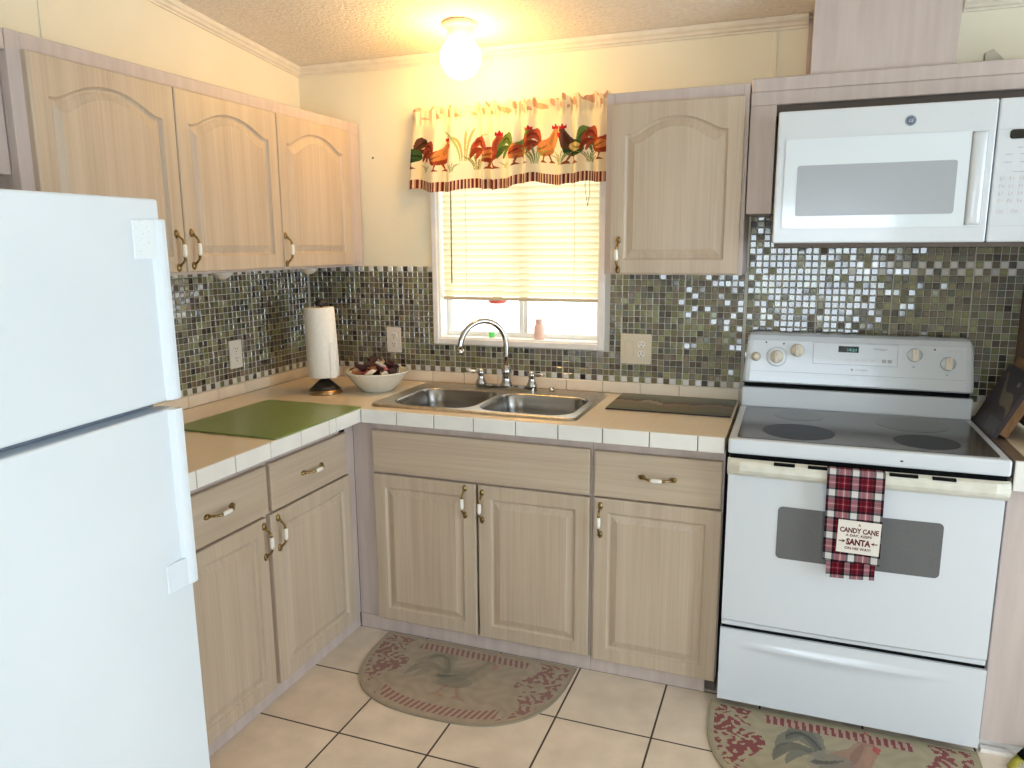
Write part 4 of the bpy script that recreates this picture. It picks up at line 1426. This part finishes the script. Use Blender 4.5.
def valance_pt(u, v):
    x = .578 + u * .868
    if u < .06:                                     # return at the left end turns back to the wall
        x = .578 + .012 * (u / .06) ** 2 * 4.34
    ph = 2 * math.pi * (u * 10.5 + .35 * math.sin(u * 13) + .2 * math.sin(u * 31))
    zt_ = 2.076 + .013 * u
    d = v * VH
    rod = .045
    if d < rod: amp = .014 - .008 * (d / rod)
    else: amp = .006 + .018 * min(1, (d - rod) / .18)
    near = math.exp(-((d - rod) / .022) ** 2)
    fine = (.0045 * math.sin(ph * 2.9 + 1) + .0035 * math.sin(ph * 4.7 + 2)) * max(near, .8 if d < rod else 0)
    y = -.062 + amp * math.sin(ph) + fine - .010 * max(0, v - .2) + .006 * near
    y += .012 * math.sin(u * 19 + .7) * v
    z = zt_ - d * .955 + .004 * math.sin(ph + .6) * v + (.007 * math.sin(ph * 1.3) + .004 * math.sin(ph * 3.1)) * max(0, 1 - d / .03)
    z += (.007 * math.sin(u * 8.5 + 2) + .007 * math.sin(u * 21 + 1)) * v
    if u < .06: y = y * (u / .06) ** .8 - .006 * (1 - u / .06)
    if u < .06: x -= .028 * v
    else: x -= .026 * v * max(0, 1 - (u - .06) * 4)
    return (x, y, z)
t = thing('window_valance', 'cream rooster-print valance with striped hem over the kitchen window', 'curtain', (1.0, -.06, 1.75))
b = MB()
b.grid(valance_pt, 470, 180, 0, True, valance_colour)
b.build('printed_cloth', M['cotton'], t)
b = MB(); b.tube([(.60, -.001, 2.034), (.60, -.030, 2.034), (.612, -.034, 2.034), (1.42, -.034, 2.045), (1.436, -.030, 2.045), (1.436, -.001, 2.045)], .0045, 8)
b.build('curtain_rod', M['vinyl'], t)

# ---------------------------------------------------------------- mini blind
t = thing('mini_blind', 'cream horizontal mini blind lowered most of the way in the window', 'blind', (1.03, .03, 1.28))
b = MB()
bx0, bx1 = .684, 1.383
pitch = .0254
zt = 1.955
n = int((zt - 1.305) / pitch)
for k in range(n):
    zc_ = 1.305 + pitch * (k + .4)
    P = []
    tilt = R(58)
    for i in range(6):
        s = -1 + 2 * i / 5
        w = s * .0150; cr_ = .0018 * (1 - s * s)
        yy = .030 + w * math.cos(tilt) - cr_ * math.sin(tilt); zz = zc_ + w * math.sin(tilt) * -1 + cr_
        for x in (bx0, bx1): P.append((x, yy, zz))
    b.add(P, [(2 * i, 2 * i + 1, 2 * i + 3, 2 * i + 2) for i in range(5)], 0, True)
b.build('slats', M['blind'], t)
b = MB(); b.box((bx0, .018, 1.286), (bx1, .042, 1.300), 0, .003); b.build('bottom_rail', M['blind_rail'], t)
b = MB(); b.box((bx0, .010, 1.957), (bx1, .046, 1.982), 0, .002); b.build('head_rail', M['vinyl'], t)
b = MB(); b.tube([(.736, .006, 1.955), (.735, .005, 1.75), (.732, .006, 1.358)], .0032, 8); b.build('tilt_wand', M['cord'], t)
for pts in ([(1.283, .008, 1.955), (1.283, .010, 1.6), (1.283, .012, 1.30)], [(.80, .012, 1.955), (.80, .012, 1.30)]):
    b = MB(); b.tube(pts, .0010, 6); b.build('ladder_cord', M['blind_rail'], t)
b = MB(); b.tube([(1.325, .004, 1.955), (1.327, .004, 1.74), (1.338, .004, 1.672)], .0012, 6); b.tube([(1.345, .004, 1.955), (1.346, .004, 1.72), (1.338, .004, 1.672)], .0012, 6); b.build('pull_cord', M['cord'], t)

# things on the sill and beyond the pane
sz = WZ0 + .006
b = MB(); b.lathe([(.020, 0), (.023, .004), (.023, .052), (.019, .060), (.015, .064), (.016, .066), (.016, .084), (.014, .086), (0, .086)], (1.122, .042, sz), 20)
tag(b.build('bottle', M['pink_bottle'], loc=(1.122, .042, sz)), 'pale pink plastic bottle standing on the window sill', 'bottle')
b = MB(); b.lathe([(.011, 0), (.013, .003), (.013, .020), (.011, .022), (0, .022)], (.903, .040, sz), 16)
tag(b.build('plastic_cup', M['green_item'], loc=(.903, .040, sz)), 'tiny bright green plastic cup on the window sill', 'cup')
fc = (.890, .145, 1.262)
t = thing('bird_feeder', 'red and clear feeder stuck outside on the pane behind the lowered blind', 'feeder', (.89, .1, 1.26))
b = MB(); b.lathe([(0, .0), (.03, .001), (.042, .008), (.042, .016), (.030, .024), (0, .025)], fc, 20); b.build('dish', M['red_item'], t)
b = MB(); b.lathe([(.018, .024), (.026, .05), (.026, .13), (.010, .15)], fc, 18); b.build('reservoir', M['clear'], t)
b = MB(); b.lathe([(.018, .0), (.016, .006), (.006, .010), (.004, .022)], (.89, .0885, 1.36), 16, M=Matrix.Rotation(R(-90), 4, 'X')); b.build('suction_cup', M['clear'], t)

# ---------------------------------------------------------------- outlets, switch, pucks, nail
def duplex(b, c, ux, uy, mats):
    """two receptacle faces with slots at c +- uy"""
    nrm = Vector(ux).cross(Vector(uy)).normalized()
    for s in (-1, 1):
        cc = Vector(c) + Vector(uy) * (s * .0195)
        b.prism([(max(-.0145, min(.0145, .0172 * math.cos(a))), .0172 * math.sin(a) * .82) for a in np.linspace(0, 2 * math.pi, 24, endpoint=False)], cc, ux, uy, .0025, mats[0])
        c2 = cc + nrm * .0026
        for dx in (-.0062, .0062): b.prism([(p[0] + dx, p[1] + .003) for p in rect(.0024, .0085)], c2, ux, uy, .0004, mats[1])
        b.prism([(p[0], p[1] - .0085) for p in disc(.0028, 10)], c2, ux, uy, .0004, mats[1])
def outlet(loc, ux, label):
    uy = (0, 0, 1)
    nrm = Vector(ux).cross(Vector(uy)).normalized()
    t = thing('wall_outlet', label, 'outlet', loc)
    c = Vector(loc) + nrm * .0042
    b = MB(); b.prism(rrect(-.0355, .0355, -.057, .057, .004, 3), c, ux, uy, .005); b.build('cover_plate', M['outlet'], t, recalc=True)
    b = MB(); duplex(b, c + nrm * .005, ux, uy, (0, 1)); b.prism(disc(.003, 10), c + nrm * .0051, ux, uy, .0008, 2); b.build('receptacle', [M['outlet'], M['slot'], M['outlet_ivory']], t, recalc=True)
outlet((0, -.540, 1.088), (0, 1, 0), 'white duplex outlet on the left wall mosaic above the green board')
outlet((.444, 0, 1.101), (1, 0, 0), 'white duplex outlet on the back wall mosaic above the bowl')
t = thing('switch_outlet', 'ivory double plate with rocker switch and outlet right of the window', 'outlet', (1.5485, 0, 1.105))
c = Vector((1.5485, -.0042, 1.105)); ux, uy = (1, 0, 0), (0, 0, 1)
b = MB(); b.prism(rrect(-.062, .062, -.061, .061, .004, 3), c, ux, uy, .005); b.build('cover_plate', M['outlet_ivory'], t, recalc=True)
b = MB(); b.prism([(p[0] - .026, p[1]) for p in rrect(-.0165, .0165, -.033, .033, .002, 2)], c + Vector((0, -.005, 0)), ux, uy, .003)
b.add([(1.5485 - .039, -.0122, 1.075), (1.5485 - .013, -.0122, 1.075), (1.5485 - .013, -.0155, 1.135), (1.5485 - .039, -.0155, 1.135)], [(0, 1, 2, 3)], 0)
b.build('rocker', M['outlet_ivory'], t)
b = MB(); duplex(b, c + Vector((.023, -.005, 0)), ux, uy, (0, 1)); b.build('receptacle', [M['outlet'], M['slot']], t, recalc=True)

for (x, y, lab) in ((.18, -.782, 'white puck light under the double wall cabinet'), (.18, -.252, 'white puck light under the corner wall cabinet')):
    b = MB(); b.lathe([(.036, 0), (.037, -.006), (.034, -.014), (.020, -.024), (.012, -.029), (0, -.030)], (x, y, UZ0), 24)
    tag(b.build('puck_light', M['puck'], loc=(x, y, UZ0)), lab, 'puck light', 'under-cabinet puck lights')
b = MB(); b.lathe([(.0035, 0), (.0035, .004), (0, .005)], (.366, 0, 1.901), 10, M=Matrix.Rotation(R(90), 4, 'X'))
tag(b.build('nail', M['black'], loc=(.366, 0, 1.901)), 'tiny dark nail head in the cream wall left of the window', 'nail')

# ---------------------------------------------------------------- things on the counter
CZ = CT + .0006
t = thing('paper_towel_holder', 'black cone paper towel holder with bronze ring base in the corner', 'towel holder', (.32, -.38, CZ))
c = (.32, -.38, CZ)
b = MB(); b.lathe([(.070, 0), (.071, .004), (.064, .018)], c, 36, 0); b.build('base_ring', M['bronze'], t)
b = MB(); b.lathe([(.0635, .0178), (.050, .030), (.028, .050), (.010, .064)], c, 36, 0); b.build('cone', M['holder'], t)
b = MB(); b.lathe([(.006, .060), (.006, .366)], c, 12, 0); b.build('post', M['chrome'], t)
b = MB(); b.lathe([(.008, .359), (.024, .362), (.026, .372), (.021, .382), (.010, .389), (0, .390)], c, 20, 0); b.build('finial', M['holder'], t)
b = MB()
t2 = thing('paper_towel_roll', 'white paper towel roll standing on the black cone holder', 'paper towels', (.322, -.38, CZ + .055))
lean = Matrix.Rotation(R(-1.9), 4, 'Y')
b.lathe([(.0207, .076), (.0207, .069), (.062, .068), (.0645, .072), (.0640, .20), (.0615, .350), (.060, .355), (.0207, .355), (.0207, .076)], c, 48, 0, M=lean, cap=False)
b.add([(c[0] + .0640 * math.cos(a) * k, c[1] + .0640 * math.sin(a) * k, c[2] + z) for (a, k) in ((-.55, 1.0), (-.35, 1.04), (-.2, 1.09)) for z in (.068, .215)], [(0, 2, 3, 1), (2, 4, 5, 3)], 0, True)
b.build('paper', M['paper'], t2)
b = MB(); b.lathe([(.0165, .067), (.0205, .067), (.0205, .3556), (.0165, .3556), (.0165, .067)], c, 24, 0, M=lean, cap=False); b.build('cardboard_core', M['core'], t2)

bc = (.500, -.262, CZ)
b = MB()
b.lathe([(0, .010), (.05, .010), (.075, .022), (.100, .050), (.126, .083), (.133, .086), (.134, .083), (.131, .079), (.110, .050), (.084, .020), (.070, .006), (.066, 0), (.05, 0), (.048, .004), (0, .004)], bc, 96, 0, flute=32, famp=.008, cap=False)
tag(b.build('bowl', M['ceramic'], loc=bc, recalc=True), 'white fluted ceramic bowl of potpourri left of the sink', 'bowl')
b = MB(); 
b.lathe([(0, .0), (.070, .0), (.096, .028), (.110, .044), (.06, .062), (0, .070)], (bc[0], bc[1], bc[2] + .016), 40, 0, cap=False)
o = tag(b.build('potpourri_bed', M['pod'], loc=(bc[0], bc[1], bc[2] + .02)), 'dark crumbled potpourri filling the white bowl', 'potpourri'); o['kind'] = 'stuff'
KINDS = {'pod': ('seed_pod', M['pod'], 'dark brown curled pod in the bowl of potpourri', 'dark pods in the potpourri', 11),
         'shave': ('wood_shaving', M['shaving'], 'pale cream curl in the bowl of potpourri', 'pale curls in the potpourri', 6),
         'chip': ('dried_slice', M['chip'], 'orange dried slice in the bowl of potpourri', 'orange slices in the potpourri', 3),
         'rosy': ('dried_petal', M['rosy'], 'rosy red dried petal in the bowl of potpourri', 'red petals in the potpourri', 2)}
r = random.Random(4)
spots = [(.0, -.02), (-.03, -.055), (.045, -.05), (-.06, .0), (.06, .015), (-.02, .03), (.03, .045), (-.085, -.03), (.085, -.02), (.0, .07), (-.05, .05)]
for key, (nm, mat, lab, grp, cnt) in KINDS.items():
    me = None
    for k in range(cnt):
        if me is None:
            b = MB()
            def pt(u, v, key=key):
                a = (u - .5) * (3.4 if key != 'pod' else 2.6)
                L = (v - .5) * .055
                w = .013 * (1 - (2 * v - 1) ** 2) ** .5 + .001
                return (w * math.sin(a), L, w * (1 - math.cos(a)) + .004 * math.cos(v * 5))
            b.grid(pt, 10, 10, 0, True)
            b.grid(lambda u, v: tuple(Vector(pt(u, v)) + Vector((0, 0, .0022))), 10, 10, 0, True)
            o = b.build(nm, mat); me = o.data
        else:
            o = bpy.data.objects.new(nm, me); COL.objects.link(o)
        if key == 'pod': dx, dy = spots[k]
        elif key == 'shave': dx, dy = [(.035, -.03), (.02, -.085), (.07, -.055), (.018, .0), (-.075, -.06), (.095, .01)][k]
        elif key == 'chip': dx, dy = [(-.06, -.068), (-.1, -.02), (.015, -.055), (.09, -.045)][k]
        else: dx, dy = [(.06, -.04), (-.01, -.075), (.05, .03), (-.05, .02)][k]
        rad = math.hypot(dx, dy)
        hgt = .108 - rad * .34 + (.016 if key == 'shave' and k in (0, 3) else 0) + (.012 if key == 'pod' and k in (0, 2, 5) else 0)
        o.location = (bc[0] + dx, bc[1] + dy, bc[2] + hgt)
        o.rotation_euler = (r.uniform(-.5, .5), r.uniform(-.5, .5), r.uniform(0, 6.28))
        s = r.uniform(1.35, 1.8) if key == 'pod' else r.uniform(.9, 1.2); o.scale = (s, s, s)
        tag(o, lab, nm.replace('_', ' ').split()[-1], grp)

b = MB()
b.prism(rrect(.207, .634, -1.106, -.603, .012, 4), (0, 0, CT + .0018), (1, 0, 0), (0, 1, 0), .005)
tag(b.build('cutting_board', M['green_glass'], loc=(.42, -.85, CT + .0018)), 'frosted green glass cutting board on the left counter', 'cutting board')
# glass board with a printed landscape
def land(U, V):
    r = np.zeros((len(U), 3))
    w = V + .05 * np.sin(U * 9) + .03 * np.sin(U * 23 + 1) + .02 * np.sin(U * 61 + V * 40)
    r[:] = (.155, .165, .12)
    r[w > .22] = (.115, .12, .085); r[w > .36] = (.06, .045, .038); r[w > .48] = (.24, .145, .085); r[w > .60] = (.16, .125, .08)
    r[w > .72] = (.145, .135, .075); r[w > .90] = (.10, .10, .055)
    hut = (np.abs(U - .33) < .09) & (np.abs(w - .50) < .07); r[hut] = (.30, .26, .19)
    r *= (1 + .22 * np.sin(U * 200 + V * 90) * np.sin(V * 170 + U * 31))[:, None]
    return r
b = MB()
z1 = CT + .0065
b.grid(lambda u, v: (1.502 + .448 * u, -.022 - .303 * v, z1), 150, 100, 0, False, land)
b.prism(rect(.448, .303), (1.726, -.1735, CT + .0016), (1, 0, 0), (0, 1, 0), .0048, 1)
tag(b.build('cutting_board', [M['printed_glass'], M['dark_edge']], loc=(1.726, -.17, CT + .0016)), 'glass cutting board printed with a dark landscape left of the range', 'cutting board')

# two boards leaning right of the range
def lean_board(name, x0, ang, y0, y1, hgt, th, mats, cover=None):
    b = MB()
    a = R(ang)
    up = Vector((math.sin(a), 0, math.cos(a))); out = Vector((math.cos(a), 0, -math.sin(a)))
    o = Vector((x0, 0, CT + .0022 + th * math.sin(a)))
    def P(y, h, d): return tuple(o + up * h + out * d + Vector((0, y, 0)))
    V = [P(y, h, d) for y in (y0, y1) for h in (0, hgt) for d in (0, th)]
    b.add(V, [(0, 1, 3, 2), (4, 6, 7, 5), (0, 4, 5, 1), (2, 3, 7, 6), (1, 5, 7, 3), (0, 2, 6, 4)], 0)
    if cover:
        b.grid(lambda u, v: P(y0 + .006 + (y1 - y0 - .012) * u, hgt * (.03 + .94 * v), -.0006), 60, 50, 1, False, cover)
    return b.build(name, mats, loc=(x0, (y0 + y1) / 2, CT), recalc=False)
def book_cover(U, V):
    r = np.tile(np.array((.035, .024, .022)), (len(U), 1))
    sw = np.abs(V - (.35 + .55 * U + .08 * np.sin(U * 9))) < .07 + .05 * np.sin(U * 5)
    r[sw] = (.16, .12, .08)
    r[(np.hypot(U - .25, V - .82) < .05)] = (.22, .19, .16)
    r[U > .86] = (.045, .022, .024)
    gl = (U < .5) & (V < .25); r[gl] = (.06, .055, .055)
    return r
tag(lean_board('cookbook', 2.7315, 25, -.376, -.100, .216, .012, [M['dark_edge'], M['book']], book_cover), 'dark-covered cookbook leaning right of the range in front of a wooden board', 'book')
tag(lean_board('cutting_board', 2.752, 25, -.345, -.085, .232, .030, [M['board_wood']]), 'thick brown wooden cutting board leaning behind the dark cookbook', 'cutting board')

# ---------------------------------------------------------------- rugs
def hashn(x, y, s):
    return np.sin(x * s + 2.1 * np.sin(y * s * .83 + 1.3)) * np.sin(y * s * 1.1 + 1.9 * np.sin(x * s * .71))
def rug(name, cx, yb, half, depth, tanc, red, pale, rooster_cols, fade, slant, label):
    ex = 3.0
    def mapping(u, v):
        # D shape: straight back edge, rounded front
        d = math.sin(min(v, .999) * math.pi / 2)
        k = max(0.0, 1 - d ** 3.1) ** (1 / 2.6)
        return (cx + (2 * u - 1) * half * k, yb - depth * d, .0065)
    art = place(rooster_shapes(*rooster_cols), 0.0, .075, .30)
    def colour(U, V):
        P = np.array([mapping(u, v)[:2] for u, v in zip(U, V)])
        x = P[:, 0] - cx; d = yb - P[:, 1]
        r = np.tile(np.array(tanc), (len(x), 1))
        r *= (1 + .10 * hashn(x, d, 55))[:, None]
        for poly, c in art:
            ins = pip(x, .40 - d, poly)
            r[ins] = r[ins] * (1 - fade) + np.array(c) * fade
        q = 1 - (np.abs(x / half) ** 2.6 + (d / depth) ** 3.1) ** (1 / 2.85)      # 0 at the rounded edge
        edge = np.minimum(q * .42, d)
        body = edge > .018
        for back in (True, False):
            dd = d if back else q * .42
            z = (np.abs(x) < .215) & ((d < .15) if back else (d > .25)) & (dd > .028) & (dd < .072)
            ph = np.mod(x + slant * dd, .0215) / .0215
            r[z & (ph < .52)] = red
            r[z & (ph >= .52)] = pale
        # scrolling leaves at both ends
        cor = body & (np.abs(x) > .20) & (np.abs(x) < .372)
        leaf = hashn(x + .006 * np.sin(d * 130), d, 105) + .55 * hashn(x, d, 52) + .25 * np.sin((np.abs(x) - d * .5) * 210)
        env = np.abs(x) > .240 + .03 * np.sin(d * 26)
        r[cor & env & (leaf > .08)] = red
        r[cor & env & (np.abs(leaf - .0) < .05)] = pale
        r[edge < .009] = np.array(tanc) * .9
        return r
    b = MB()
    b.grid(mapping, 190, 130, 0, True, colour)
    # rim and underside
    ring = [mapping(i / 60, 0) for i in range(61)] + [mapping(1, j / 40) for j in range(1, 41)] + [mapping(1 - i / 60, 1) for i in range(1, 61)] + [mapping(0, 1 - j / 40) for j in range(1, 40)]
    n = len(ring)
    b.add(ring + [(p[0], p[1], .0004) for p in ring], [(k, (k + 1) % n, n + (k + 1) % n, n + k) for k in range(n)] + [tuple(n + k for k in range(n))], 1)
    tag(b.build(name, [M['rug'], M['rug_edge']], loc=(cx, yb - depth / 2, 0)), label, 'rug')
rug('rug', 1.085, -.578, .388, .447, (.335, .265, .19), (.24, .115, .095), (.36, .27, .21), ((.19, .17, .115), (.16, .155, .11), (.22, .19, .13), (.15, .14, .10)), .32, -.30, 'faded half-oval rooster rug on the floor in front of the sink cabinet')
rug('rug', 2.340, -.610, .392, .447, (.33, .275, .175), (.20, .045, .042), (.38, .25, .19), ((.25, .22, .16), (.12, .12, .10), (.30, .16, .11), (.20, .18, .14)), .75, -.08, 'half-oval rooster rug with red leaf corners in front of the range')

# yellow strap on the floor at the right edge
b = MB()
b.tube([(2.808, -.660, .008), (2.826, -.630, .010), (2.842, -.612, .018)], [.012, .013, .012], 10, 0, flat=.45)
b.tube([(2.842, -.613, .018), (2.858, -.606, .034), (2.90, -.607, .038)], [.014, .016, .016], 10, 1, flat=.8)
tag(b.build('strap', [M['yellow'], M['black']], loc=(2.84, -.60, 0)), 'yellow strap with a black end on the floor at the lower right', 'strap')
